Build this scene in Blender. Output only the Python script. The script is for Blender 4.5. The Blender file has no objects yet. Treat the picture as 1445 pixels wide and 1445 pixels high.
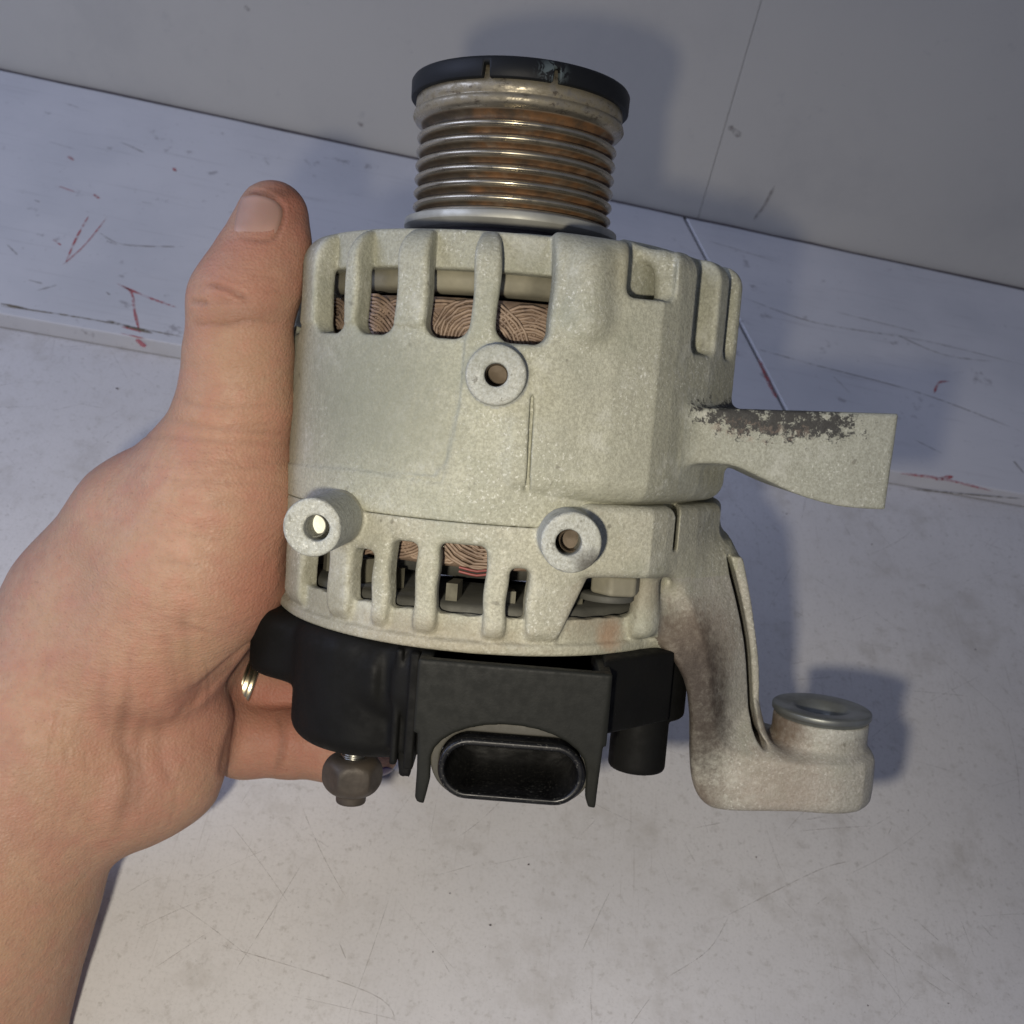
import bpy, math, random
import numpy as np
from mathutils import Matrix, Vector

random.seed(7); RNG = np.random.default_rng(11)
SC = bpy.context.scene
COL = SC.collection
MM = 0.001

# ------------------------------------------------------------------ camera
FPX, CPX, CAM_H = 1500.0, 722.5, 0.345          # focal length and centre in photo pixels, camera height in metres
def basis(d1, nz):
    d1 = np.array(d1); d1 /= np.linalg.norm(d1)
    best = None
    for b in np.linspace(.3, .95, 6501):
        a = -(d1[1]*b + d1[2]*nz)/d1[0]
        e = abs(a*a + b*b + nz*nz - 1)
        if best is None or e < best[0]: best = (e, a, b)
    n = np.array([best[1], best[2], nz]); n /= np.linalg.norm(n)
    return np.stack([d1, np.cross(d1, n), -n])   # rows: world axes in (right, down, forward)
WB = basis((.98, .192, .06), .73)
RIGHT, DOWN, FWD = WB[:, 0], WB[:, 1], WB[:, 2]
CAMP = np.array([0, 0, CAM_H])
cd = bpy.data.cameras.new('camera'); cam = bpy.data.objects.new('camera', cd); COL.objects.link(cam)
cd.sensor_width = 36; cd.lens = 36*FPX/1445; cd.clip_start = .01; cd.clip_end = 50
cam.matrix_world = Matrix(((RIGHT[0], -DOWN[0], -FWD[0], 0), (RIGHT[1], -DOWN[1], -FWD[1], 0), (RIGHT[2], -DOWN[2], -FWD[2], CAM_H), (0, 0, 0, 1)))
SC.camera = cam
cd.dof.use_dof = True; cd.dof.focus_distance = .252; cd.dof.aperture_fstop = 36
def c2w(p):                                      # camera frame (right, up, forward) in mm -> world metres
    p = np.asarray(p, float).reshape(-1, 3)*MM
    return CAMP + p[:, :1]*RIGHT - p[:, 1:2]*DOWN + p[:, 2:3]*FWD
# ------------------------------------------------------------------ world, lamps, exposure
w = bpy.data.worlds.new('World'); SC.world = w; w.use_nodes = True
bg = w.node_tree.nodes['Background']; bg.inputs[0].default_value = (.60, .675, 1.0, 1); bg.inputs[1].default_value = .20
def lamp(name, kind, loc, target, energy, color, **kw):
    d = bpy.data.lights.new(name, kind); d.energy = energy; d.color = color
    for k, v in kw.items(): setattr(d, k, v)
    o = bpy.data.objects.new(name, d); COL.objects.link(o); o.location = loc
    o.rotation_euler = (Vector(target) - Vector(loc)).to_track_quat('-Z', 'Y').to_euler()
    return o
fl = c2w((-28, -22, -4))[0]
lamp('flash_lamp', 'SPOT', fl, c2w((-58, -105, 300))[0], 3.45, (1, .92, .78), shadow_soft_size=.0055, spot_size=math.radians(124), spot_blend=1.0)
lamp('window_light', 'AREA', (-1.0, .12, .62), (-.15, .42, .05), 6.6, (.60, .685, 1.0), size=.7)
SC.view_settings.view_transform = 'Standard'; SC.view_settings.look = 'None'
SC.view_settings.exposure = 0; SC.view_settings.gamma = 1
SC.cycles.max_bounces = 6

# ------------------------------------------------------------------ object helpers
def meta(o, label=None, cat=None, kind=None, group=None):
    if label: o['label'] = label
    if cat: o['category'] = cat
    if kind: o['kind'] = kind
    if group: o['group'] = group
    return o
def empty(name, mat=None):
    o = bpy.data.objects.new(name, None); o.empty_display_size = .02; COL.objects.link(o)
    if mat is not None: o.matrix_world = mat
    return o
def mesh_obj(name, verts, faces, mat, parent=None, smooth=True, scale=MM, kind=None, label=None):
    me = bpy.data.meshes.new(name)
    verts = np.asarray(verts, np.float32)*scale
    if isinstance(faces, np.ndarray):
        nf, k = faces.shape
        me.vertices.add(len(verts)); me.vertices.foreach_set('co', verts.ravel())
        me.loops.add(nf*k); me.loops.foreach_set('vertex_index', faces.astype(np.int32).ravel())
        me.polygons.add(nf); me.polygons.foreach_set('loop_start', (np.arange(nf)*k).astype(np.int32))
        me.polygons.foreach_set('loop_total', np.full(nf, k, np.int32)); me.update(calc_edges=True); me.validate()
    else:
        me.from_pydata([tuple(map(float, v)) for v in verts], [], faces)
    me.polygons.foreach_set('use_smooth', np.full(len(me.polygons), smooth))
    if mat: me.materials.append(mat)
    me.update()
    o = bpy.data.objects.new(name, me); COL.objects.link(o)
    if parent is not None: o.parent = parent
    return meta(o, label=label, kind=kind)
def bevel(o, width_mm, seg=2):
    b = o.modifiers.new('bevel', 'BEVEL'); b.width = width_mm*MM; b.segments = seg; b.limit_method = 'ANGLE'; b.angle_limit = math.radians(35)
    o.data.polygons.foreach_set('use_smooth', np.ones(len(o.data.polygons), bool))
    n = o.modifiers.new('wn', 'WEIGHTED_NORMAL'); n.keep_sharp = True
    return o
def lathe(name, prof, mat, parent, n=96, center=(0, 0), close=False, **kw):
    P = np.array(prof, float); m = len(P); a = np.linspace(0, 2*np.pi, n, endpoint=False)
    V = np.stack([np.outer(np.cos(a), P[:, 0]) + center[0], np.outer(np.sin(a), P[:, 0]) + center[1], np.tile(P[:, 1], (n, 1))], -1).reshape(-1, 3)
    F = []
    for i in range(n):
        j = (i+1) % n
        for k in range(m if close else m-1):
            l = (k+1) % m
            F.append((i*m+k, j*m+k, j*m+l, i*m+l))
    return mesh_obj(name, V, np.array(F), mat, parent, **kw)
def tube_mesh(lines, r, seg=5):
    V, F = [], []
    for L in lines:
        L = np.asarray(L, float); n = len(L); b = len(V)
        T = np.gradient(L, axis=0); T /= np.linalg.norm(T, axis=1)[:, None] + 1e-9
        ref = np.array([.3, -1, .2]); U = np.cross(T, ref); U /= np.linalg.norm(U, axis=1)[:, None] + 1e-9; W = np.cross(T, U)
        for i in range(n):
            for s in range(seg):
                a = 2*np.pi*s/seg; V.append(L[i] + r*(np.cos(a)*U[i] + np.sin(a)*W[i]))
        for i in range(n-1):
            for s in range(seg):
                t = (s+1) % seg; F.append((b+i*seg+s, b+i*seg+t, b+(i+1)*seg+t, b+(i+1)*seg+s))
    return np.array(V), np.array(F)

# ------------------------------------------------------------------ signed distance modelling
def smin(a, b, k):
    if k <= 0: return np.minimum(a, b)
    h = np.maximum(k - np.abs(a-b), 0)/k
    return np.minimum(a, b) - h*h*k*.25
def smax(a, b, k): return -smin(-a, -b, k)
def s_cylz(x, y, z, cx, cy, r, z0, z1, rd=0.):
    d = np.hypot(x-cx, y-cy) - r + rd; e = np.abs(z-(z0+z1)/2) - (z1-z0)/2 + rd
    return np.minimum(np.maximum(d, e), 0) + np.hypot(np.maximum(d, 0), np.maximum(e, 0)) - rd
def s_cyl(x, y, z, a, b, r, rd=0.):
    a = np.array(a, float); b = np.array(b, float); u = b-a; L = np.linalg.norm(u); u /= L; c = (a+b)/2
    px, py, pz = x-c[0], y-c[1], z-c[2]; t = px*u[0] + py*u[1] + pz*u[2]
    q = np.sqrt(np.maximum(px*px+py*py+pz*pz-t*t, 0)); d = q-r+rd; e = np.abs(t)-L/2+rd
    return np.minimum(np.maximum(d, e), 0) + np.hypot(np.maximum(d, 0), np.maximum(e, 0)) - rd
def s_box(x, y, z, lo, hi, rd=0., rot=0., piv=(0, 0)):
    if rot:
        c, s = math.cos(rot), math.sin(rot); X, Y = x-piv[0], y-piv[1]
        x, y = c*X + s*Y, -s*X + c*Y
    lo = np.array(lo, float); hi = np.array(hi, float); c = (lo+hi)/2; h = (hi-lo)/2 - rd
    qx, qy, qz = np.abs(x-c[0])-h[0], np.abs(y-c[1])-h[1], np.abs(z-c[2])-h[2]
    return np.sqrt(np.maximum(qx, 0)**2+np.maximum(qy, 0)**2+np.maximum(qz, 0)**2) + np.minimum(np.maximum(np.maximum(qx, qy), qz), 0) - rd
def s_cone(x, y, z, a, b, ra, rb):
    a = np.array(a, float); b = np.array(b, float); u = b-a; px, py, pz = x-a[0], y-a[1], z-a[2]
    t = np.clip((px*u[0]+py*u[1]+pz*u[2])/max(u@u, 1e-9), 0, 1)
    return np.sqrt((px-t*u[0])**2+(py-t*u[1])**2+(pz-t*u[2])**2) - (ra+(rb-ra)*t)
def s_ell(x, y, z, c, r, R=None):
    px, py, pz = x-c[0], y-c[1], z-c[2]
    if R is not None: px, py, pz = (R[0][0]*px+R[0][1]*py+R[0][2]*pz, R[1][0]*px+R[1][1]*py+R[1][2]*pz, R[2][0]*px+R[2][1]*py+R[2][2]*pz)
    k0 = np.sqrt((px/r[0])**2+(py/r[1])**2+(pz/r[2])**2); k1 = np.sqrt((px/r[0]**2)**2+(py/r[1]**2)**2+(pz/r[2]**2)**2)
    return k0*(k0-1)/np.maximum(k1, 1e-6)
def s_poly(x, z, pts):
    P = np.array(pts, float); n = len(P)
    d = np.full(x.shape, 1e9); s = np.ones(x.shape)
    for i in range(n):
        a, b = P[i], P[i-1]; e = b-a; wx, wz = x-a[0], z-a[1]
        t = np.clip((wx*e[0]+wz*e[1])/(e@e), 0, 1); d = np.minimum(d, (wx-e[0]*t)**2+(wz-e[1]*t)**2)
        c1 = z >= a[1]; c2 = z < b[1]; c3 = e[0]*wz > e[1]*wx
        s = np.where((c1 & c2 & c3) | (~c1 & ~c2 & ~c3), -s, s)
    return s*np.sqrt(d)
def s_ext(d2, v, v0, v1, rd=0.):
    d = d2+rd; e = np.abs(v-(v0+v1)/2)-(v1-v0)/2+rd
    return np.minimum(np.maximum(d, e), 0) + np.hypot(np.maximum(d, 0), np.maximum(e, 0)) - rd
def spline(pts, n=8):
    P = np.array(pts, float); out = []
    for i in range(len(P)-1):
        p0, p1, p2, p3 = P[max(i-1, 0)], P[i], P[i+1], P[min(i+2, len(P)-1)]
        for t in np.linspace(0, 1, n, endpoint=False):
            out.append(.5*((2*p1)+(-p0+p2)*t+(2*p0-5*p1+4*p2-p3)*t*t+(-p0+3*p1-3*p2+p3)*t**3))
    return np.array(out + [P[-1]])
def sdf_mesh(fn, lo, hi, h, slack=2.5):
    lo = np.array(lo, float); nb = np.ceil((np.array(hi, float)-lo)/h/8).astype(int); n = nb*8
    ax = [lo[i]+(np.arange(nb[i])*8+3.5)*h for i in range(3)]
    X, Y, Z = np.meshgrid(*ax, indexing='ij'); fc = fn(X.ravel(), Y.ravel(), Z.ravel()).reshape(nb)
    F = np.repeat(np.repeat(np.repeat(fc, 8, 0), 8, 1), 8, 2).astype(np.float32)
    act = np.argwhere(np.abs(fc) < 8*h*.87+slack)
    o = np.arange(8); OX, OY, OZ = np.meshgrid(o, o, o, indexing='ij')
    for s in range(0, len(act), 1500):
        A = act[s:s+1500]*8
        I = A[:, 0, None]+OX.ravel(); J = A[:, 1, None]+OY.ravel(); K = A[:, 2, None]+OZ.ravel()
        v = fn((lo[0]+I*h).ravel(), (lo[1]+J*h).ravel(), (lo[2]+K*h).ravel())
        F[I.ravel(), J.ravel(), K.ravel()] = v
    S = F < 0
    for a in range(3):                            # close at the grid's own walls
        sl = [slice(None)]*3; sl[a] = 0; S[tuple(sl)] = False; F[tuple(sl)] = np.maximum(F[tuple(sl)], .01)
        sl[a] = -1; S[tuple(sl)] = False; F[tuple(sl)] = np.maximum(F[tuple(sl)], .01)
    cnt = np.zeros(n-1, np.int8); cs = [(i, j, k) for i in (0, 1) for j in (0, 1) for k in (0, 1)]
    for i, j, k in cs: cnt += S[i:n[0]-1+i, j:n[1]-1+j, k:n[2]-1+k]
    C = np.argwhere((cnt > 0) & (cnt < 8)); vid = np.full(n-1, -1, np.int32); vid[C[:, 0], C[:, 1], C[:, 2]] = np.arange(len(C))
    vals = np.stack([F[C[:, 0]+i, C[:, 1]+j, C[:, 2]+k] for i, j, k in cs], 1)
    acc = np.zeros((len(C), 3)); num = np.zeros(len(C))
    for p in range(8):
        for q in range(p+1, 8):
            dlt = np.array(cs[q])-np.array(cs[p])
            if np.abs(dlt).sum() != 1: continue
            a, b = vals[:, p], vals[:, q]; m = (a < 0) != (b < 0)
            t = np.where(m, a/np.where(m, a-b, 1), 0)
            acc += m[:, None]*(np.array(cs[p])+t[:, None]*dlt); num += m
    V = lo + (C+acc/num[:, None])*h
    Q = []
    for a in range(3):
        b, c = (a+1) % 3, (a+2) % 3
        s0 = [slice(None)]*3; s1 = [slice(None)]*3; s0[a] = slice(0, n[a]-1); s1[a] = slice(1, n[a])
        E = np.argwhere(S[tuple(s0)] != S[tuple(s1)])
        E = E[(E[:, b] > 0) & (E[:, c] > 0) & (E[:, b] < n[b]-1) & (E[:, c] < n[c]-1)]
        ib = np.zeros(3, int); ib[b] = 1; ic = np.zeros(3, int); ic[c] = 1
        g = lambda D: vid[D[:, 0], D[:, 1], D[:, 2]]
        q = np.stack([g(E-ib-ic), g(E-ic), g(E), g(E-ib)], 1)
        fl = ~S[E[:, 0], E[:, 1], E[:, 2]]; q[fl] = q[fl][:, ::-1]
        Q.append(q)
    Q = np.concatenate(Q); Q = Q[(Q >= 0).all(1)]
    return V, Q
def vnormals(V, Q):
    fn = np.cross(V[Q[:, 2]]-V[Q[:, 0]], V[Q[:, 3]]-V[Q[:, 1]]); N = np.zeros_like(V)
    for k in range(4): np.add.at(N, Q[:, k], fn)
    return N/(np.linalg.norm(N, axis=1)[:, None]+1e-12)
def split_obj(name, V, Q, N, mask, mat, parent):
    q = Q[mask]; u, inv = np.unique(q, return_inverse=True)
    o = mesh_obj(name, V[u], inv.reshape(q.shape), mat, parent)
    if len(o.data.vertices) == len(u): o.data.normals_split_custom_set_from_vertices([tuple(x) for x in N[u]])
    return o

# ------------------------------------------------------------------ material helpers
class NT:
    def __init__(s, name):
        s.m = bpy.data.materials.new(name); s.m.use_nodes = True; s.t = s.m.node_tree; s.N = s.t.nodes
        s.b = s.N['Principled BSDF']; s.out = s.N['Material Output']; s.co = s.N.new('ShaderNodeTexCoord').outputs['Object']
    def put(s, sock, v):
        if isinstance(v, bpy.types.NodeSocket): s.t.links.new(v, sock)
        elif isinstance(v, (tuple, list)) and sock.type == 'RGBA' and len(v) == 3: sock.default_value = (*v, 1)
        else: sock.default_value = v
    def set(s, **kw):
        for k, v in kw.items(): s.put(s.b.inputs[k.replace('_', ' ')], v)
        return s
    def map(s, scale=(1, 1, 1), rot=(0, 0, 0), loc=(0, 0, 0), co=None):
        n = s.N.new('ShaderNodeMapping'); s.put(n.inputs[0], co or s.co)
        n.inputs['Scale'].default_value = scale; n.inputs['Rotation'].default_value = rot; n.inputs['Location'].default_value = loc
        return n.outputs[0]
    def noise(s, scale, detail=3, rough=.55, co=None, dist=0):
        n = s.N.new('ShaderNodeTexNoise'); s.put(n.inputs['Vector'], co or s.co); n.inputs['Scale'].default_value = scale
        n.inputs['Detail'].default_value = detail; n.inputs['Roughness'].default_value = rough; n.inputs['Distortion'].default_value = dist
        return n.outputs['Fac']
    def vor(s, scale, co=None, feature='F1'):
        n = s.N.new('ShaderNodeTexVoronoi'); n.feature = feature; s.put(n.inputs['Vector'], co or s.co); n.inputs['Scale'].default_value = scale
        return n.outputs['Distance']
    def ramp(s, v, a, b, lo=0., hi=1.):
        n = s.N.new('ShaderNodeMapRange'); n.interpolation_type = 'SMOOTHSTEP'; s.put(n.inputs[0], v)
        for i, k in enumerate((a, b, lo, hi)): n.inputs[1+i].default_value = k
        return n.outputs[0]
    def math(s, op, a, b=0.):
        n = s.N.new('ShaderNodeMath'); n.operation = op; s.put(n.inputs[0], a); s.put(n.inputs[1], b); return n.outputs[0]
    def mix(s, f, a, b, mode='MIX'):
        n = s.N.new('ShaderNodeMix'); n.data_type = 'RGBA'; n.blend_type = mode; s.put(n.inputs[0], f); s.put(n.inputs[6], a); s.put(n.inputs[7], b); return n.outputs[2]
    def spot(s, p, r0, r1, sc=(1, 1, 1)):           # 1 at point p (mm), fading from r0 to r1 (mm)
        v = s.N.new('ShaderNodeVectorMath'); v.operation = 'SUBTRACT'; s.put(v.inputs[0], s.co); v.inputs[1].default_value = [c*MM for c in p]
        q = s.N.new('ShaderNodeVectorMath'); q.operation = 'MULTIPLY'; s.put(q.inputs[0], v.outputs[0]); q.inputs[1].default_value = sc
        l = s.N.new('ShaderNodeVectorMath'); l.operation = 'LENGTH'; s.put(l.inputs[0], q.outputs[0])
        return s.ramp(l.outputs['Value'], r0*MM, r1*MM, 1., 0.)
    def sep(s, i):
        n = s.N.new('ShaderNodeSeparateXYZ'); s.put(n.inputs[0], s.co); return n.outputs[i]
    def bump(s, h, strength=.3, dist=.0005, prev=None):
        n = s.N.new('ShaderNodeBump'); s.put(n.inputs['Height'], h); n.inputs['Strength'].default_value = strength; n.inputs['Distance'].default_value = dist
        if prev is not None: s.put(n.inputs['Normal'], prev)
        return n.outputs[0]
    def attr(s, name):
        n = s.N.new('ShaderNodeAttribute'); n.attribute_name = name; return n

def cast_material(name, base, stains=(), sooty=None, rough=.64):
    t = NT(name); base = tuple(b*1.10 for b in base)
    big = t.noise(28, 4); c = t.mix(t.ramp(big, .3, .7), base, tuple(b*.84 for b in base))
    g = t.noise(90, 3); c = t.mix(t.ramp(g, .45, .75, 0, .35), c, (.30, .29, .235))
    gr = t.noise(1500, 3, .7); c = t.mix(t.ramp(gr, .32, .66, .50, 0), c, (.19, .18, .135)); c = t.mix(t.ramp(t.noise(45, 5, .7), .50, .72, 0, .45), c, (.27, .275, .205))
    sp = t.noise(1150, 3, .7); c = t.mix(t.math('MULTIPLY', t.ramp(sp, .55, .70, 0, .7), t.ramp(t.noise(60, 3), .40, .62, .15, 1)), c, (.68, .68, .60))
    pit = t.noise(230, 2, .7); c = t.mix(t.ramp(pit, .68, .75, 0, .6), c, (.13, .12, .09))
    ch = t.noise(70, 6, .75, co=t.map(loc=(.2, .4, .1))); c = t.mix(t.ramp(ch, .52, .68, 0, .5), c, (.50, .50, .43)); dg = t.noise(22, 5, .65, co=t.map(loc=(.7, .1, .3))); c = t.mix(t.ramp(dg, .50, .70, 0, .55), c, (.215, .225, .165))
    for p, r0, r1, sc, col, amt in stains:
        m = t.math('ADD', t.math('MULTIPLY', t.spot(p, r0, r1, sc), .85), t.math('MULTIPLY', t.noise(430, 6, .75), 1.0)); m = t.math('MULTIPLY', t.ramp(m, .52, 1.5), amt)
        c = t.mix(m, c, col)
    if sooty:
        p, r0, r1, sc = sooty
        k = t.math('ADD', t.math('MULTIPLY', t.spot(p, r0, r1, sc), .42), t.math('MULTIPLY', t.noise(420, 5, .75), 1.15))
        c = t.mix(t.ramp(k, .82, .95, 0, .95), c, (.032, .030, .028))
        k2 = t.math('ADD', t.math('MULTIPLY', t.spot((p[0]-4, p[1], p[2]-3), r0, r1, sc), .55), t.math('MULTIPLY', t.noise(300, 4, .7, co=t.map(loc=(3, 1, 2))), .62))
        c = t.mix(t.ramp(k2, .84, .92, 0, .35), c, (.27, .20, .15))
    nb = t.bump(t.noise(420, 5, .7), .6, .0006); nb = t.bump(t.noise(1300, 2, .6), .22, .0003, nb)
    if 'boss' in name:
        p2 = t.noise(330, 4, .75, co=t.map(loc=(.5, .2, .9))); c = t.mix(t.ramp(p2, .58, .68, 0, .75), c, (.15, .145, .12)); nb = t.bump(p2, .5, .0006, nb)
    t.set(Base_Color=c, Roughness=t.ramp(gr, .3, .7, rough+.10, rough), Metallic=.16, Normal=nb)
    return t.m
ALU = (.385, .382, .292)
M_UP = cast_material('cast_aluminium', ALU, stains=[((-30, -50, 30), 4, 38, (1, .6, 1.0), (.21, .215, .155), .75), ((-14, -57, 22), 2, 16, (1, 1, 1.3), (.25, .25, .18), .5), ((30, -54, 64), 2, 12, (1, 1, 1), (.28, .25, .15), .5), ((58, -20, 22), 2, 14, (1, 1, 1.2), (.17, .165, .10), .6)])
M_ARM = cast_material('cast_aluminium_sooty', (.37, .373, .30), sooty=((68, -43, 32.0), 8, 40, (1.05, .35, 4.3)))
M_LOW = cast_material('cast_aluminium_dusty', (.40, .39, .305), stains=[((33, -46, -23), 1, 7, (1, 1, 1), (.36, .20, .11), .7), ((28, -50, -16), 2, 15, (1, 1, 1), (.24, .20, .14), .6), ((-10, -56, -25), 4, 34, (.8, .5, 4), (.25, .21, .14), .55), ((-40, -40, -22), 4, 20, (1, 1, 1), (.20, .19, .13), .6), ((40, -40, -12), 2, 12, (1, 1, 1), (.20, .165, .12), .6)])
M_FOOT = cast_material('cast_aluminium_brown', (.40, .38, .325), stains=[((80, -35, -60), 2, 24, (1, .5, 1.2), (.30, .225, .175), .45), ((60, -38, -26), 3, 18, (1.2, .5, 1), (.20, .15, .11), .5), ((84, -26, -48), 3, 14, (.8, 1, 1.5), (.12, .08, .05), .9),
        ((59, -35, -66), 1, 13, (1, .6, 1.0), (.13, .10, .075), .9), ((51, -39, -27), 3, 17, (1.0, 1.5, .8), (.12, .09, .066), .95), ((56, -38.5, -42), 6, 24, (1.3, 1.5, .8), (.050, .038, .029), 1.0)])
M_BOSS = cast_material('boss_aluminium', (.385, .395, .355), rough=.7, stains=[((24.5, -62, -3.2), 1.5, 6.5, (1, .5, 1), (.06, .055, .045), 1.0)])
def plain(name, col, rough=.5, metal=0., bump=0., bscale=600, var=.25):
    t = NT(name); c = t.mix(t.ramp(t.noise(bscale*.15, 4), .35, .7), col, tuple(v*(1-var) for v in col))
    kw = dict(Base_Color=c, Roughness=t.ramp(t.noise(bscale*.3, 3), .3, .7, rough*.85, min(1, rough*1.15)), Metallic=metal)
    if 'plastic' in name: kw['Specular_IOR_Level'] = .16
    if bump: kw['Normal'] = t.bump(t.noise(bscale, 4), bump, .0004)
    t.set(**kw); return t.m
M_PLASTIC = plain('black_plastic', (.0045, .0045, .0040), .68, 0, .12, 900, .3)
M_PLASTIC_FLAT = plain('grey_black_plastic', (.0120, .0125, .0105), .6, 0, .10, 1600, .12)
M_STEEL = plain('zinc_steel', (.55, .54, .49), .32, 1., .05)
M_WASHER = plain('dull_washer', (.46, .455, .39), .5, .4, .1, 500, .35)
M_BUSH = plain('dull_zinc', (.25, .26, .24), .42, .75, .1, 500, .4)
M_RUSTNUT = plain('brown_nut', (.070, .056, .042), .6, .3, .25, 700, .5)
M_INNER = plain('inner_casting', (.27, .25, .18), .75, .1, .3, 400, .5)
M_DARK = plain('dark_laminations', (.10, .098, .082), .7, .3, .3, 500, .5)
M_BRASS = plain('bolt_steel', (.115, .085, .055), .75, .15, .3, 700, .4)
def glossy_socket():
    t = NT('dusty_black_plastic'); d = t.ramp(t.noise(1500, 3, .7), .60, .68, 0, .40)
    t.set(Base_Color=t.mix(d, (.004, .004, .004), (.17, .165, .14)), Roughness=t.ramp(t.noise(300), .3, .7, .3, .5), Specular_IOR_Level=.35); return t.m
M_SOCKET = glossy_socket()
def pulley_material():
    t = NT('rusty_pulley')
    n = t.N.new('ShaderNodeVectorMath'); n.operation = 'MULTIPLY'; t.put(n.inputs[0], t.co); n.inputs[1].default_value = (1, 1, 0)
    l = t.N.new('ShaderNodeVectorMath'); l.operation = 'LENGTH'; t.put(l.inputs[0], n.outputs[0]); r = l.outputs['Value']
    z = t.sep(2)
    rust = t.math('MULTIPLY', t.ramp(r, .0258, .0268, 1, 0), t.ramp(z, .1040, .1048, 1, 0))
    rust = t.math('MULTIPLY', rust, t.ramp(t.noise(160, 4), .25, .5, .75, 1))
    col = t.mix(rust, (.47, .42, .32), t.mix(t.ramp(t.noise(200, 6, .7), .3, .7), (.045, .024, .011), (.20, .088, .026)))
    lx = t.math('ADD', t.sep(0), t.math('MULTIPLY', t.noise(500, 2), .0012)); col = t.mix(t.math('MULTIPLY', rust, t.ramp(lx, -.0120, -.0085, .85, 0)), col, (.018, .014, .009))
    dirt = t.math('MULTIPLY', t.ramp(t.noise(300, 5, .7, co=t.map(scale=(1, 1, 1.6))), .36, .62, .45, .95), t.ramp(z, .1040, .1050, .18, 1))
    col = t.mix(dirt, col, (.215, .185, .12))
    col = t.mix(t.math('MULTIPLY', t.ramp(t.noise(420, 5, .75, co=t.map(scale=(1, 1, 1.4), loc=(.3, 0, .2))), .54, .68, 0, .8), t.ramp(z, .1030, .1050, .3, 1)), col, (.07, .05, .032))
    t.set(Base_Color=col, Metallic=t.math('MULTIPLY', t.ramp(rust, 0, 1, .95, .12), t.ramp(dirt, 0, 1, 1, .3)), Roughness=t.math('MAXIMUM', t.math('ADD', t.math('MULTIPLY', rust, .4), t.ramp(t.noise(250, 4), .3, .7, .22, .40)), t.math('MULTIPLY', dirt, .7)), Normal=t.bump(t.noise(700, 4), .12, .0003))
    return t.m
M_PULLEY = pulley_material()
def winding_material():
    t = NT('varnished_winding')
    c = t.mix(t.ramp(t.noise(220, 4, co=t.map(scale=(1, 1, 2.2))), .3, .7), (.285, .205, .145), (.16, .108, .075)); c = t.mix(t.ramp(t.noise(500, 4, .7), .5, .7, 0, .5), c, (.09, .06, .045))
    t.set(Base_Color=c, Roughness=.55, Normal=t.bump(t.noise(900), .2, .0003)); return t.m
M_WIND = winding_material()
M_REDWIRE = plain('red_wire', (.24, .06, .05), .55)

# ------------------------------------------------------------------ setting
def unproj(px, py, z):                            # where the view ray through a photo pixel meets the level z (metres)
    r = WB @ np.array([px-CPX, py-CPX, FPX]); t = (z-CAM_H)/r[2]; return CAMP+r*t
def unproj_y(px, py, yw):
    r = WB @ np.array([px-CPX, py-CPX, FPX]); t = yw/r[1]; return CAMP+r*t
BH = .009
wl, wr = unproj(0, 97, BH), unproj(1445, 405, BH); WALL_Y = (wl[1]+wr[1])/2
el, er = unproj(0, 442, BH), unproj(1445, 697, BH)
ed = (er-el)/np.linalg.norm(er-el); e0, e1 = el-ed*.9, er+ed*.9
def worktop_mat():
    t = NT('scratched_white_laminate')
    c = t.mix(t.ramp(t.noise(7, 5), .35, .7), (.645, .628, .612), (.55, .537, .53))
    c = t.mix(t.ramp(t.noise(34, 5, .7), .52, .74, 0, .5), c, (.40, .375, .34)); c = t.mix(t.ramp(t.noise(130, 5, .75), .54, .72, 0, .4), c, (.36, .335, .30))
    c = t.mix(t.ramp(t.noise(330, 3, .7), .56, .72, 0, .5), c, (.36, .34, .31)); c = t.mix(t.ramp(t.noise(16, 6, .75, co=t.map(loc=(.4, .9, 0))), .53, .72, 0, .55), c, (.41, .385, .35)); c = t.mix(t.ramp(t.noise(900, 2, .7), .45, .75, 0, .35), c, (.44, .43, .41))
    for k in range(9):
        s = t.noise(1, 3, .6, co=t.map(scale=(1100, 26, 1), rot=(0, 0, .5+k*.71), loc=(k*3.1, k, 0)))
        m = t.math('MULTIPLY', t.ramp(s, .64, .74, 0, .34), t.ramp(t.noise(9+k*2, 3), .45, .65))
        c = t.mix(m, c, (.30, .27, .24))
    c = t.mix(t.ramp(t.noise(700, 2, .7), .68, .76, 0, .6), c, (.20, .185, .165))
    t.set(Base_Color=c, Roughness=t.ramp(t.noise(45, 4), .3, .7, .42, .6), Normal=t.bump(t.noise(500, 3), .08, .0003)); return t.m
def board_mat():
    t = NT('scuffed_white_paint')
    c = t.mix(t.ramp(t.noise(9, 5), .35, .7), (.60, .59, .585), (.50, .50, .505))
    for k, (sx, r) in enumerate(((40, .03), (70, .08), (30, -.05))):
        s = t.noise(1, 5, .65, co=t.map(scale=(14, sx*5, 1), rot=(0, 0, r), loc=(k*5., k*2., 0)))
        c = t.mix(t.ramp(s, .58, .76, 0, .34), c, (.30, .285, .285))
    c = t.mix(t.ramp(t.noise(60, 4, .7), .62, .72, 0, .6), c, (.22, .20, .20))
    c = t.mix(t.ramp(t.noise(400, 2, .7), .66, .76, 0, .4), c, (.35, .33, .32))
    t.set(Base_Color=c, Roughness=.62, Normal=t.bump(t.noise(1, 4, co=t.map(scale=(60, 600, 600))), .15, .0004)); return t.m
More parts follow.
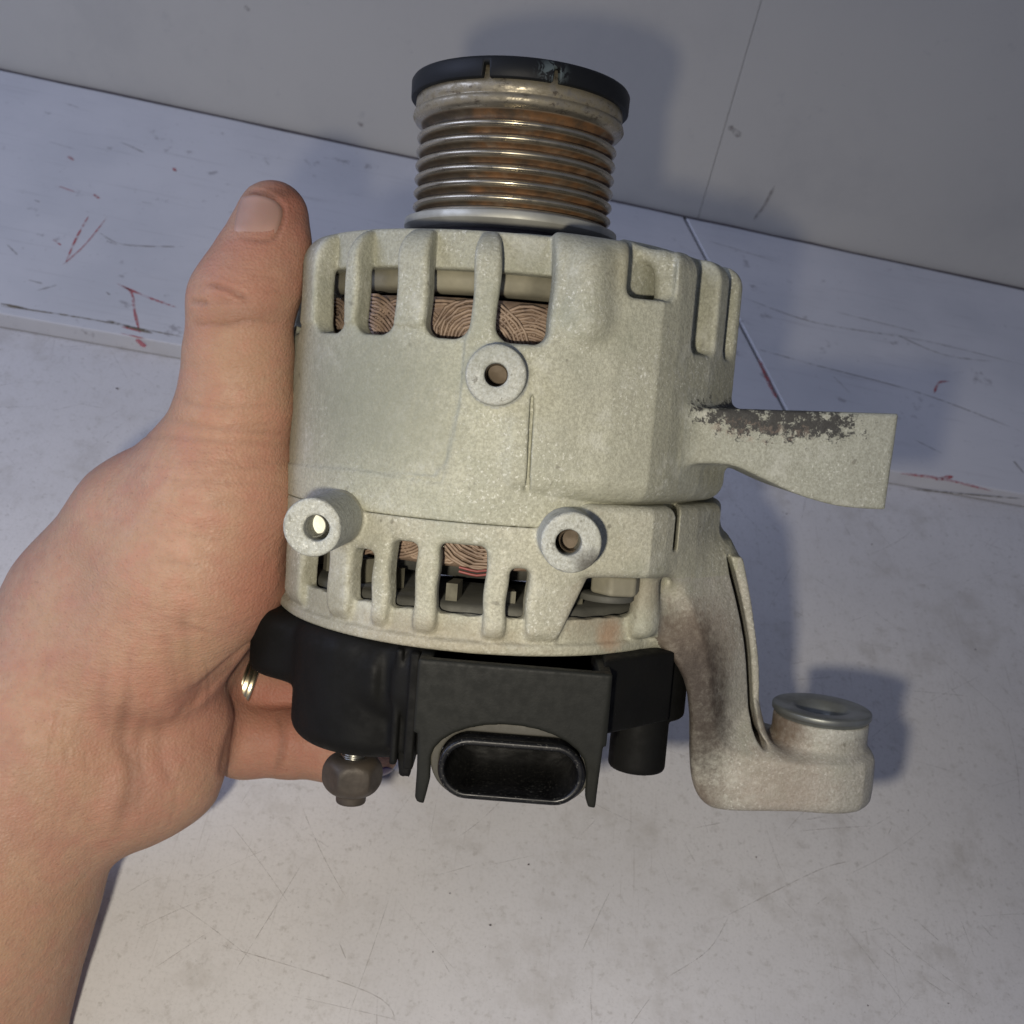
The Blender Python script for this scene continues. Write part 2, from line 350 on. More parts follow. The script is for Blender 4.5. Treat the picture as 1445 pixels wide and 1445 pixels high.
def wall_mat():
    t = NT('white_wall_panel')
    c = t.mix(t.ramp(t.noise(3, 5), .35, .7), (.535, .508, .44), (.485, .462, .405))
    c = t.mix(t.ramp(t.noise(11, 6, .7), .48, .72, 0, .35), c, (.40, .385, .345)); c = t.mix(t.ramp(t.noise(60, 5, .7), .60, .78, 0, .4), c, (.32, .305, .28))
    c = t.mix(t.ramp(t.noise(240, 3, .7), .62, .76, 0, .25), c, (.34, .33, .31))
    t.set(Base_Color=c, Roughness=.65, Normal=t.bump(t.noise(350, 3), .12, .0004)); return t.m
M_TOP, M_BOARD, M_WALL = worktop_mat(), board_mat(), wall_mat()
M_GREYLINE = plain('dark_seam_dirt', (.10, .085, .085), .8)
M_RED = plain('red_paint', (.42, .055, .06), .55, 0, 0, 600, .4)
def scratch_mat(name, col, alpha):
    t = NT(name); a = t.ramp(t.noise(260, 5, .75), .36, .60, alpha*.08, alpha)
    t.set(Base_Color=col, Roughness=.7, Alpha=a); return t.m
M_SCR = scratch_mat('scratch_dirt', (.27, .235, .205), .5)
M_SMEAR = scratch_mat('red_smear', (.45, .09, .09), .8)

top = mesh_obj('worktop', [(-1.6, -.9, 0), (1.6, -.9, 0), (1.6, .75, 0), (-1.6, .75, 0), (-1.6, -.9, -.03), (1.6, -.9, -.03), (1.6, .75, -.03), (-1.6, .75, -.03)],
    [(0, 1, 2, 3), (7, 6, 5, 4), (0, 4, 5, 1), (1, 5, 6, 2), (2, 6, 7, 3), (3, 7, 4, 0)], M_TOP, None, False, 1.)
meta(top, kind='structure')
def prism(name, poly, z0, z1, mat, parent, bev=0., **kw):
    n = len(poly); V = [(p[0], p[1], z0) for p in poly]+[(p[0], p[1], z1) for p in poly]
    F = [tuple(range(n))[::-1], tuple(range(n, 2*n))]+[(i, (i+1) % n, n+(i+1) % n, n+i) for i in range(n)]
    o = mesh_obj(name, V, F, mat, parent, False, 1., **kw)
    if bev: bevel(o, bev)
    return o
sill = meta(empty('painted_sill', Matrix.Translation((0, 0, 0))), 'scuffed white painted wooden sill board along the wall with red paint marks', 'board')
ys = WALL_Y-.001
s0, s1 = unproj(966, 306, BH), unproj(1100, 562, BH)
sd = (s1-s0)/(s1[1]-s0[1]); sa = s0+sd*(ys-s0[1])                      # seam meets the wall
tt = ((el[0]-s0[0])*ed[1]-(el[1]-s0[1])*ed[0])/(sd[0]*ed[1]-sd[1]*ed[0]); sb = s0+sd*tt   # and the front edge
g = .0011
prism('board', [(e0[0], ys), (e0[0], e0[1]), (sb[0]-g, sb[1]), (sa[0]-g, ys)], .0005, BH, M_BOARD, sill, .7)
prism('board', [(sa[0]+g, ys), (sb[0]+g, sb[1]), (e1[0], e1[1]), (e1[0], ys)], .0005, BH, M_BOARD, sill, .7)
wall = meta(empty('back_wall', Matrix.Translation((0, WALL_Y, 0))), 'smooth off-white wall of two panels standing behind the sill, thin seam between them', 'wall')
w0, w1 = unproj_y(995, 275, WALL_Y), unproj_y(1075, 0, WALL_Y); wd = (w1-w0)/(w1[2]-w0[2]); wt = w0+wd*(1.3-w0[2]); wb = w0+wd*(.0-w0[2])
def wallpanel(poly):
    n = len(poly); V = [(p[0], 0, p[1]) for p in poly]+[(p[0], .02, p[1]) for p in poly]
    F = [tuple(range(n)), tuple(range(n, 2*n))[::-1]]+[((i+1) % n, i, n+i, n+(i+1) % n) for i in range(n)]
    return bevel(mesh_obj('panel', V, F, M_WALL, wall, False, 1.), .3)
wallpanel([(-1.8, .0), (wb[0]-.00012, .0), (wt[0]-.00012, 1.3), (-1.8, 1.3)])
wallpanel([(wb[0]+.00012, .0), (1.8, .0), (1.8, 1.3), (wt[0]+.00012, 1.3)])
mesh_obj('backing', [(-1.8, .021, 0), (1.8, .021, 0), (1.8, .021, 1.3), (-1.8, .021, 1.3), (-1.8, .03, 0), (1.8, .03, 0), (1.8, .03, 1.3), (-1.8, .03, 1.3)],
    [(0, 1, 2, 3), (7, 6, 5, 4), (0, 4, 5, 1), (1, 5, 6, 2), (2, 6, 7, 3), (3, 7, 4, 0)], M_WALL, wall, False, 1.)

def ribbons(name, lines, mat, parent, kind='stuff'):
    """flat marks lying on a surface: each line is (points Nx3 in metres, width in mm, normal)"""
    V, F = [], []
    for P, wd_, nrm in lines:
        P = np.asarray(P, float); T = np.gradient(P, axis=0); S = np.cross(T, nrm); S /= np.linalg.norm(S, axis=1)[:, None]+1e-12
        n = len(P); b = len(V); u = np.linspace(0, 1, n); prof = np.clip(np.minimum(u, 1-u)*6, .12, 1)*(.75+.5*RNG.random(n))
        for i in range(n):
            hw = wd_*MM*.5*prof[i]; V += [P[i]-S[i]*hw, P[i]+S[i]*hw]
        for i in range(n-1): F.append((b+2*i, b+2*i+1, b+2*i+3, b+2*i+2))
    return mesh_obj(name, V, F, mat, parent, False, 1., kind=kind)
UPN = np.array([0, 0, 1.])
def on_top(pts, z): return np.array([unproj(x, y, z) for x, y in pts])
# scratches of the worktop
L = []
for i in range(900):
    x, y = RNG.uniform(-.42, .42), RNG.uniform(-.06, .42); a = RNG.choice([.6, 2.3, 2.6, 1.2, .2])+RNG.normal(0, .35); ln = RNG.uniform(.004, .038)*RNG.choice([.5, 1, 1.4])
    cv = RNG.normal(0, 2.5); t = np.linspace(-.5, .5, 9)*ln
    P = np.stack([x+t*math.cos(a)-cv*t*t*math.sin(a), y+t*math.sin(a)+cv*t*t*math.cos(a), np.full(9, .00012+.0000004*i)], 1)
    L.append((P, RNG.uniform(.07, .2), UPN))
for pts in ([(300, 1330), (520, 1400), (560, 1445)], [(1010, 1300), (1150, 1230), (1200, 1215)], [(1030, 1290), (1000, 1340), (940, 1380)]):
    L.append((spline(on_top(pts, .00013), 6), .2, UPN))
ribbons('scratches', L, M_SCR, top)
# dark specks of dirt on the worktop
V, F = [], []
for i in range(90):
    x, y = RNG.uniform(-.40, .40), RNG.uniform(-.06, .36); r = abs(RNG.normal(.0001, .00022))+.00014; b = len(V); n = 6
    for k in range(n): V.append((x+r*math.cos(k*2*math.pi/n)*RNG.uniform(.6, 1.3), y+r*math.sin(k*2*math.pi/n)*RNG.uniform(.6, 1.3), .0003))
    V.append((x, y, .0007)); F += [(b+k, b+(k+1) % n, b+n) for k in range(n)]
mesh_obj('dirt_specks', V, F, M_GREYLINE, top, False, 1., kind='stuff')
# red and grey marks on the sill board
Z = BH+.00015
R = [[(125, 305), (108, 335), (92, 372)], [(152, 305), (120, 345), (88, 374)], [(165, 400), (205, 418), (250, 434)], [(168, 402), (185, 412), (190, 440), (197, 470)], [(170, 460), (200, 468)], [(170, 470), (205, 478)], [(192, 478), (205, 490)],
     [(80, 262), (110, 272)], [(95, 220), (104, 226)], [(244, 236), (248, 242)], [(132, 274), (140, 280)], [(75, 338), (86, 346)],
     [(1070, 505), (1085, 540), (1096, 562)], [(1318, 555), (1325, 540), (1340, 538)], [(1270, 668), (1330, 676), (1400, 693)], [(1320, 677), (1345, 672)]]
ribbons('red_paint_marks', [(spline(on_top(p, Z), 6), w_, UPN) for p, w_ in zip(R, [1.0, .7, 1.3, 1.2, 1.1, .8, 2.2, .5, 2., 1.6, 1.6, .9, 1.9, 1.2, 1.9, 2.2])], M_SMEAR, sill)
G = [[(70, 200), (110, 212)], [(90, 145), (112, 152)], [(170, 200), (205, 216)], [(48, 282), (56, 285)], [(140, 328), (175, 345), (260, 348)], [(150, 340), (165, 345)], [(200, 285), (215, 287)], [(10, 345), (25, 360)], [(40, 395), (60, 400)], [(52, 410), (80, 402)], [(150, 412), (155, 416)],
     [(1050, 420), (1150, 455), (1300, 480), (1445, 515)], [(1060, 490), (1150, 515), (1300, 555), (1445, 610)], [(1175, 530), (1200, 555)], [(1290, 620), (1330, 640)], [(1430, 650), (1445, 668)], [(1000, 340), (1100, 370)], [(1260, 470), (1330, 500), (1400, 510)], [(1180, 440), (1300, 470)]]
ribbons('grey_scuffs', [(spline(on_top(p, Z+.00005), 6), RNG.uniform(.6, 1.5), UPN) for p in G], M_SCR, sill)
# dirt line pressed into the front lip of the board, left and right of the machine
G = [[(0, 431), (120, 449), (262, 476)], [(150, 452), (215, 470)], [(1280, 690), (1370, 698), (1445, 704)], [(0, 428), (40, 436)]]
ribbons('lip_grime', [(spline(on_top(p, Z+.0001), 8), w_, UPN) for p, w_ in zip(G, [.8, 1.6, 1.0, 1.4])], scratch_mat('lip_dirt', (.17, .14, .09), .9), sill)
# grime along the foot of the wall
ribbons('wall_foot_grime', [([(x, ys-.0005-.0007*RNG.random(), Z) for x in np.linspace(-.6, .9, 60)], 2.4, UPN)], M_GREYLINE, sill)
WN = np.array([0, -1., 0])
def on_wall(pts): return np.array([unproj_y(x, y, WALL_Y) for x, y in pts])-np.array([0, WALL_Y, 0])+np.array([0, -.0003, 0])
ribbons('scuffs', [(spline(on_wall(p), 6), w_, WN) for p, w_ in (([(1093, 262), (1078, 290), (1063, 310)], 1.6), ([(1028, 178), (1045, 192)], 3.), ([(345, 8), (352, 15)], 2.), ([(505, 172), (512, 178)], 2.2))], M_SCR, wall)

# ------------------------------------------------------------------ alternator
def hard(P, e=.12):                              # extra loops beside each corner keep turned edges crisp
    P = [np.array(p, float) for p in P]; out = [P[0]]
    for i in range(1, len(P)-1):
        for q in (P[i-1], P[i+1]):
            v = q-P[i]; l = np.linalg.norm(v); out.append(P[i]+v/l*min(e, l*.3))
    return out+[P[-1]]
roll, tilt = math.radians(4.5), math.radians(6)
aX = np.array([math.cos(roll), -math.sin(roll), 0]); aU = np.array([math.sin(roll), math.cos(roll), 0]); aF = np.array([0, 0, 1.])
aZ = aU*math.cos(tilt)-aF*math.sin(tilt); aY = aF*math.cos(tilt)+aU*math.sin(tilt)
AO = np.array([0, 0, 302.])-6.5*aX
def a2c(p): p = np.asarray(p, float).reshape(-1, 3); return AO+p[:, :1]*aX+p[:, 1:2]*aY+p[:, 2:3]*aZ
o_ = a2c([(0, 0, 0)])[0]
wO = c2w(o_)[0]; wx, wy, wz = [c2w(o_+v*1000)[0]-wO for v in (aX, aY, aZ)]
alt = empty('alternator', Matrix([[wx[i], wy[i], wz[i], wO[i]] for i in range(3)]+[[0, 0, 0, 1]]))
meta(alt, 'used car alternator with grey cast housing, rusty grooved pulley and black rear cover', 'alternator')

BOSS = [((.6, 36.8), 6.8, -59.3, (.6, 36.8)), ((-36.8, .6), 6.5, -66.5, (-36.8, .6)), ((20.2, 1.2), 6.85, -62.5, (20.2, 1.2))]
ARM = [(30, 33.8)]+[(61, 35.3), (102.3, 37.2), (101.6, 12.8)]+list(map(tuple, spline([(96, 12.6), (88, 12.9), (77.5, 15.0), (67, 18.6), (59, 21.0), (48, 20.6), (30, 20)], 4)))
ARM = [(a_ if a_ < 50 else 50+(a_-50)*.905, b_*.955) for a_, b_ in ARM]
def housing_upper(x, y, z):
    r = np.hypot(x, y)
    plan = s_poly(x, y, [(-4, -40), (6, -57.75), (16, -57.6), (27, -56.2), (37.5, -53.2), (42, -49), (52, -37.5), (60.5, -25), (63.3, -8), (63.5, 2), (60, 18), (50, 34), (20, 50)])
    body = s_cylz(x, y, z, 0, 0, 58, 8, 69.5, 8)
    lobe = s_ext(plan, z, 9.5, 69.5, 5.5)
    lobe = np.maximum(lobe, -(z-9.0))
    out = smin(body, smax(lobe, -(9.2-z)*-1, 0), 5)
    body_low = s_cylz(x, y, z, 0, 0, 58, 2.7, 30, .25)
    out = np.minimum(out, body_low)
    cav = s_cylz(x, y, z, 0, 0, 51.5, -5, 61, 2)
    f = smax(out, -cav, .6)
    # top plate step: slots run over the shoulder, an inner ring closes them above z = 61
    ring = np.maximum(s_cylz(x, y, z, 0, 0, 51.8, 60.5, 69.6, .8), -s_cylz(x, y, z, 0, 0, 30, 50, 80))
    for a, hw in ((-68, 5.6), (-46.8, 6.2), (-30.6, 5.6), (-11.6, 5.2), (5.8, 5.9), (-80, 5.6), (-98, 5.6), (-116, 5.6), (180, 6), (162, 6), (145, 6), (-135, 6), (-153, 6)):
        c, s = math.cos(math.radians(a)), math.sin(math.radians(a))
        u = x*c + y*s + .25*np.sin(z*.3+a); v = x*s - y*c      # across the slot, outward
        box = np.hypot(np.maximum(np.abs(u)-hw+3.6, 0), np.maximum(np.maximum(44.3+3.6-z, z-90), 0))-3.6
        cut = np.maximum(box, -(v-46))
        f = smax(f, -cut, 1.7)
    # right shoulder: recess with a small rib, then side slots
    f = smax(f, -s_box(x, y, z, (28.5, -90, 56.8), (40.0, -40, 90), 2.), 1.2)
    f = np.minimum(f, np.maximum(s_cylz(x, y, z, 0, 0, 55, 55, 71.5, 5), s_box(x, y, z, (27.0, -60, 50), (45, -20, 90))))
    rib = s_cone(x, y, z, (38.6, -46.5, 57), (37.4, -45.5, 66.5), 2.6, 2.2); rib = smin(rib, s_cone(x, y, z, (37.4, -45.5, 66.5), (30, -45, 69.), 2.2, 1.2), 2.)
    f = smin(f, rib, 2.)
    for a, hw, z0 in ((51, 5.0, 46), (63.6, 2.7, 46), (88, 4, 45.5), (106, 4, 45), (124, 4, 45)):
        c, s = math.cos(math.radians(a)), math.sin(math.radians(a)); u = x*c + y*s; v = x*s - y*c
        box = np.hypot(np.maximum(np.abs(u)-hw+2.4, 0), np.maximum(np.maximum(z0+2.4-z, z-90), 0))-2.4
        f = smax(f, -np.maximum(box, -(v-(57.5 if a < 80 else 44))), 1.4)
        if a < 60: f = smax(f, -s_box(u, v, z, (-4.6, 40, 47), (-.8, 70, 61), 1.2), .5)
    f = np.minimum(f, ring)
    # pillar beside the last front slot
    pil = s_cone(x, y, z, (19.2, -53.4, 62), (19.4, -53.2, 51.0), 6.6, 7.2)
    f = smin(f, smax(pil, z-69.0, 3.), 2.)
    # faint casting steps on the front
    for p0, p1, rr in (((-7.6, 30), (-10.5, 12), .35), ((-10.5, 11.6), (-30, 12.5), .3), ((8.2, 31), (9.0, 11), .25)):
        q0 = (p0[0], -math.sqrt(58**2-p0[0]**2), p0[1]); q1 = (p1[0], -math.sqrt(58**2-p1[0]**2), p1[1])
        mid = ((p0[0]+p1[0])/2, -math.sqrt(58**2-((p0[0]+p1[0])/2)**2), (p0[1]+p1[1])/2)
        f = smax(f, -np.minimum(s_cone(x, y, z, q0, mid, rr, rr), s_cone(x, y, z, mid, q1, rr, rr)), .5)
    # recessed panel on the left front
    f = smax(f, -np.maximum(np.maximum(s_poly(x, z, [(-70, 47), (-6.6, 47), (-6.9, 31), (-9.2, 16), (-11.5, 12.4), (-34, 11.6), (-70, 9)])+.6, 57.35-np.hypot(x, y)), y), .7)
    f = smax(f, -np.maximum(s_poly(x, z, [(8.6, 33), (9.4, 33), (10.1, 10.5), (9.3, 10.5)]), np.maximum(57.75-np.hypot(x, y), y)), .4)
    arm = s_ext(s_poly(x, z, ARM), y, -43.5, -6, .9)
    f = smin(f, arm, 3.)
    f = smax(f, -s_cylz(x, y, z, 82, -26, 5.2, 5, 50), .8)
    (bx, bz), br, by, _ = BOSS[0]
    f = smin(f, s_cyl(x, y, z, (bx, -50, bz), (bx, by-4.5, bz), br, .7), 1.2)
    f = smax(f, -s_cyl(x, y, z, (bx, -50, bz), (bx, by-20, bz), 2.6), .6)
    return f
EDGE = [(20, -34), (38, -27), (45.5, -15), (50.3, -8.8)]+list(map(tuple, spline([(53.2, -12.5), (57.8, -22), (61.2, -32), (63.2, -43), (65.2, -50.5), (69.5, -55.0), (78, -57.3)], 3)))+[(125, -55.8), (125, -95), (20, -95)]
EDGE = [(a_*.955, b_*.955) for a_, b_ in EDGE]
WIDE = [(52, -4), (63.5, -1)]+list(map(tuple, spline([(67.2, -5), (71.6, -18), (74.8, -32), (76.4, -45), (79, -51.5), (88, -53.5), (100, -53.5)], 4)))+[(106, -53.5), (106.6, -62)]+list(map(tuple, spline([(106, -65.2), (102, -66.6), (82, -67.9), (67, -68.8), (61, -67.2), (57.6, -62.5), (56, -55.4), (54.8, -44), (52.5, -35.3), (47.3, -27.7), (44, -21)], 4)))
SLIT = spline([(63.5, -4.5), (67.2, -15), (70.6, -27), (72.6, -39), (73.8, -48), (75.8, -51.5)], 5)
def housing_lower(x, y, z):
    r = np.hypot(x, y)
    rim = s_cylz(x, y, z, 0, 0, 55.6, -27.4, -15, 1.2)
    up = s_cylz(x, y, z, 0, 0, 58, -3.5, 2.62, .25)
    plan = s_poly(x, y, [(16, -50), (24, -55.4), (40, -51), (44, -47), (53, -36), (61, -23), (64.3, -6), (64.5, 4), (60, 18), (48, 30), (20, 40)])
    low_lobe = s_ext(plan, z, -8.5, 9.0, 2.5)
    skin = s_cylz(x, y, z, 0, 0, 58, -25.2, 1, 4.2)
    f = smin(np.minimum(up, skin), low_lobe, 2.5)
    for a, hw, zt in ((-68, 5, -5), (-46.2, 5.6, -4.6), (-29.6, 3.1, -6.5), (-18.4, 3.2, -3.2), (-4.0, 5.4, -2.6), (9.4, 2.3, -7.2), (-88, 5, -5), (-105, 5, -5), (-122, 5, -5), (-140, 5, -5), (-158, 5, -5), (180, 5, -5), (160, 5, -5), (140, 5, -5), (120, 5, -5)):
        c, s = math.cos(math.radians(a)), math.sin(math.radians(a)); u = x*c + y*s; v = x*s - y*c
        rr = min(hw*.8, 1.6)
        u = u+.2*np.sin(z*.5+a); box = np.hypot(np.maximum(np.abs(u)-hw+rr, 0), np.maximum(np.maximum(z-zt+rr, -60-z), 0))-rr
        f = smax(f, -np.maximum(box, -(v-46)), 2.0)
    # the triangular window at the right with a bolt in it
    tri = s_poly(x, z, [(25.5, -8.8), (40.5, -8.6), (39.5, -21), (36, -30), (17.0, -30)])
    f = smax(f, -np.maximum(tri, np.maximum(y, -(np.hypot(x, y)-46))), 1.0)
    ring = np.maximum(np.maximum(rim, -s_cylz(x, y, z, 0, 0, 49, -60, 60)), z+19.3+.25*np.sin(x*.9)*np.sin(y*.7))
    lip = np.maximum(s_cylz(x, y, z, 0, 0, 57.0, -28, -25.4, .6), -s_cylz(x, y, z, 0, 0, 49, -60, 60))
    f = smin(f, smin(ring, lip, 1.5), 1.0)
    f = smax(f, -s_cylz(x, y, z, 0, 0, 52.6, -60, 60), .6)
    f = smin(f, s_cone(x, y, z, (40.5, -41, -21), (41.0, -41, -8), 3.4, 3.0), 2.)
    # notch with dark left side on the right shoulder
    f = smax(f, -s_box(x, y, z, (44.2, -44, -1.8), (47.2, -34, 9.4), .5), .3)
    # foot bracket
    dA = s_poly(x, z, EDGE); dB = s_poly(x-.20*np.clip(y+38.5, 0, 40)*np.clip((72-x)/14, 0, 1), z, WIDE)
    fr = np.clip(dA, 0, 40)
    yf = -38.5 + .95*fr
    foot = smax(dB+.3, (yf-y)/1.4, 3.0)
    foot = smax(foot, s_poly(x, y, [(30, -39.5), (95, -39.5), (101.5, -36.5), (106, -31), (107, 6), (30, 6)]), 2.5)
    foot = smax(foot, y+8, 1.5)-.2
    chan = None
    for i in range(len(SLIT)-1):
        a, b = SLIT[i], SLIT[i+1]; e = b-a; wx_, wz_ = x-a[0], z-a[1]; t = np.clip((wx_*e[0]+wz_*e[1])/(e@e), 0, 1); d = np.hypot(wx_-t*e[0], wz_-t*e[1])
        chan = d if chan is None else np.minimum(chan, d)
    outer = SLIT_D(x, z)                          # positive to the right of the slit
    ledge = np.maximum(dB+.8, -(y+25.5)); ledge = np.maximum(ledge, -outer); ledge = smax(ledge, y+8, 1.)-.4
    foot = np.minimum(foot, np.where(z < 8, ledge, 99))
    foot = smax(foot, -(np.maximum(chan-.85, y+8.6)), .4)
    eye = s_cylz(x, y, z, 93.0, -23, 14.0, -66.4, -53.5, 2.2); eye = smin(eye, s_cylz(x, y, z, 93, -23, 12.4, -60, -45.6, .6), 2.5)
    foot = smin(foot, eye, 3.0)
    foot = smax(foot, -s_cylz(x, y, z, 93, -23, 5.4, -90, 0), .5)
    f = smin(f, foot, 6.)
    for k in (1, 2):
        (bx, bz), br, by, _ = BOSS[k]
        f = smin(f, s_cyl(x, y, z, (bx*.93, -43, bz), (bx, by-4.5, bz), br, .7), 1.2)
        f = smax(f, -s_cyl(x, y, z, (bx*.93, -48, bz), (bx, by-20, bz), 2.9), .6)
    return f
def SLIT_D(x, z):
    P = SLIT; best = np.full(x.shape, 1e9); sg = np.zeros(x.shape)
    for i in range(len(P)-1):
        a, b = P[i], P[i+1]; e = b-a; wx_, wz_ = x-a[0], z-a[1]; t = np.clip((wx_*e[0]+wz_*e[1])/(e@e), 0, 1); d = np.hypot(wx_-t*e[0], wz_-t*e[1])
        s = np.sign(-(e[0]*wz_-e[1]*wx_)*-1); m = d < best; best = np.where(m, d, best); sg = np.where(m, s, sg)
    out = np.where((z < SLIT[-1][1]) | (z > SLIT[0][1]), -1, sg)*best
    return out

V, Q = sdf_mesh(housing_upper, (-62, -68, 0), (106, 62, 75), .5); N = vnormals(V, Q); Cn = V[Q].mean(1)
m_arm = (Cn[:, 0] > 46) & (Cn[:, 2] > 12) & (Cn[:, 2] < 37.6) & ((np.hypot(Cn[:, 0], Cn[:, 1]) > 64.8) | (Cn[:, 1] < -35.5)) & (Cn[:, 1] < -3)
m_b = (np.hypot(Cn[:, 0]-BOSS[0][0][0], Cn[:, 2]-BOSS[0][0][1]) < 7.4) & (Cn[:, 1] < -58.2)
split_obj('drive_end_housing', V, Q, N, ~(m_arm | m_b), M_UP, alt)
meta(split_obj('mounting_arm', V, Q, N, m_arm & ~m_b, M_ARM, alt), 'cast mounting arm with blackened corroded patch')
split_obj('mounting_boss', V, Q, N, m_b, M_BOSS, alt)
V, Q = sdf_mesh(housing_lower, (-62, -74, -76), (112, 62, 12), .5); N = vnormals(V, Q); Cn = V[Q].mean(1)
m_foot = ((Cn[:, 0] > 45) & (Cn[:, 2] < -9) & (np.hypot(Cn[:, 0], Cn[:, 1]) > 59)) | (Cn[:, 2] < -29) | ((Cn[:, 0] > 66) & (Cn[:, 2] < -3))
mb = []
for k in (1, 2):
    (bx, bz), br, by, _ = BOSS[k]
    mb.append((np.hypot(Cn[:, 0]-bx, Cn[:, 2]-bz) < 7.5+(2.2 if k == 1 else 0)) & (Cn[:, 1] < (-52 if k == 1 else -55.8)) & ((Cn[:, 1] < -58.4) | (np.hypot(Cn[:, 0], Cn[:, 1]) > 58.7)))
split_obj('rear_housing', V, Q, N, ~(m_foot | mb[0] | mb[1]), M_LOW, alt)
meta(split_obj('mounting_foot', V, Q, N, m_foot, M_FOOT, alt), 'cast mounting foot stained brown')
for m in mb: split_obj('mounting_boss', V, Q, N, m & ~m_foot, M_BOSS, alt)
# steel bushing in the foot
lathe('bushing', hard([(4.8, -50), (4.8, -46.2), (7.4, -43.2), (12.4, -42.9), (12.9, -43.3), (12.9, -44.6), (12.0, -45.0), (11.6, -48), (4.8, -50)]), M_BUSH, alt, 64, (93, -23))
# threaded plugs seen down the boss holes
for (bx, bz), br, by, _ in BOSS:
    Vt, Ft = [], []
    n = 24; ys_ = np.arange(0, 5.4, .16)
    for i, yy in enumerate(ys_):
        rr = 2.5+.18*math.sin(yy*2*math.pi/1.1)
        for k in range(n): Vt.append((bx+rr*math.cos(2*math.pi*k/n), by-1.2+yy, bz+rr*math.sin(2*math.pi*k/n)))
    for i in range(len(ys_)-1):
        for k in range(n): Ft.append((i*n+k, (i+1)*n+k, (i+1)*n+(k+1) % n, i*n+(k+1) % n))
    c0 = len(Vt); Vt.append((bx, by-1.2+ys_[-1], bz)); Ft += [((len(ys_)-1)*n+k, c0, (len(ys_)-1)*n+(k+1) % n) for k in range(n)]
    o = mesh_obj('threaded_hole', Vt, Ft, M_WASHER if bx < -10 else M_BRASS, alt); o.data.polygons.foreach_set('use_smooth', [i < len(Ft)-n for i in range(len(Ft))])
# through bolt in the triangular window
def hexa(name, c, r, z0, z1, mat, parent, axis='z', dome=1., rot=0., n=6, bev=.6):
    a = np.arange(n)*2*math.pi/n+rot; ring = np.stack([np.cos(a)*r, np.sin(a)*r], 1)
    Vx = [(p[0], p[1], z0) for p in ring]+[(p[0], p[1], z1) for p in ring]
    if axis == 'y': Vx = [(v[0], v[2], v[1]) for v in Vx]
    Vx = np.array(Vx)+np.array(c)
    F = [tuple(range(n))[::-1], tuple(range(n, 2*n))]+[(i, (i+1) % n, n+(i+1) % n, n+i) for i in range(n)]
    if axis == 'y': F = [f[::-1] for f in F]
    o = mesh_obj(name, Vx, F, mat, parent, False); bevel(o, bev, 2); return o
hexa('through_bolt', (33.0, -44.5, 0), 6.4, -13.2, -8.2, M_INNER, alt, rot=.25, bev=.9)
lathe('bolt_washer', hard([(0.1, -15.0), (6.9, -15.0), (6.9, -13.4), (.1, -13.4)]), M_DARK, alt, 48, (31.0, -42.5))

# pulley
prof = [(8, 114.5), (24, 114.5), (27.6, 114.0), (27.9, 110.4)]
prof += [(28.1, 110.2), (28.2, 107.6), (27.75, 107.3), (27.8, 107.0), (28.6, 106.5), (28.8, 105.6), (28.0, 104.4), (25.6, 103.4), (24.6, 102.6)]
zt = 101.9
for k in range(6):
    z0 = zt-k*3.66
    prof += [(24.2, z0-.1), (25.5, z0-.6), (26.55, z0-1.0), (27.15, z0-1.45), (27.3, z0-1.83), (27.15, z0-2.2), (26.55, z0-2.65), (25.5, z0-3.05), (24.2, z0-3.55)]
prof += [(24.4, 79.8), (26.4, 79.6), (26.6, 79.0), (26.6, 78.5)]
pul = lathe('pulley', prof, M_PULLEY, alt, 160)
lathe('washer', hard([(10, 78.9), (27.6, 78.9), (29.2, 78.3), (29.3, 76.4), (27.0, 75.0), (24, 74.8), (10, 74.8)]), M_WASHER, pul, 128)
lathe('collar', [(24, 75.2), (24, 72.6), (34, 72.0), (40, 71.2), (47, 69.9), (47.5, 66)], plain('dirty_plate', (.10, .09, .095), .6, .3, .2, 200, .6), alt, 96)
# black cap with two notches
n = 720; ang = np.linspace(0, 2*np.pi, n, endpoint=False); capV, capF = [], []
notch = [(math.radians(-106.5), .075), (math.radians(-75.0+3), .06), (math.radians(30), .06), (math.radians(150), .06)]
zb = np.full(n, 110.2)
for a0, hw in notch:
    dd = np.abs((ang-a0+np.pi) % (2*np.pi)-np.pi); zb[dd < hw*.45] = 113.6
P = [(26.0, None), (29.3, None), (29.6, .3), (29.7, 114.6), (29.3, 115.3), (28.4, 115.6), (10, 115.7), (8, 115.4)]
for i in range(n):
    for r_, z_ in P:
        zz = zb[i] if z_ is None else (zb[i]+.35 if z_ < 1 else z_)
        capV.append((r_*math.cos(ang[i]), r_*math.sin(ang[i]), zz))
m = len(P)
for i in range(n):
    j = (i+1) % n
    for k in range(m-1): capF.append((i*m+k, j*m+k, j*m+k+1, i*m+k+1))
def cap_mat():
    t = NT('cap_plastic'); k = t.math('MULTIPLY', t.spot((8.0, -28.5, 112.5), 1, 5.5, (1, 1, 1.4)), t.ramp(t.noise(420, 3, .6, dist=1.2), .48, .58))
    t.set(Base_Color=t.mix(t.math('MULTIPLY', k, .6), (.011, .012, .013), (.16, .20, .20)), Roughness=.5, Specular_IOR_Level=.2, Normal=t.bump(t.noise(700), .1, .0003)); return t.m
mesh_obj('cap', capV, np.array(capF), cap_mat(), pul)

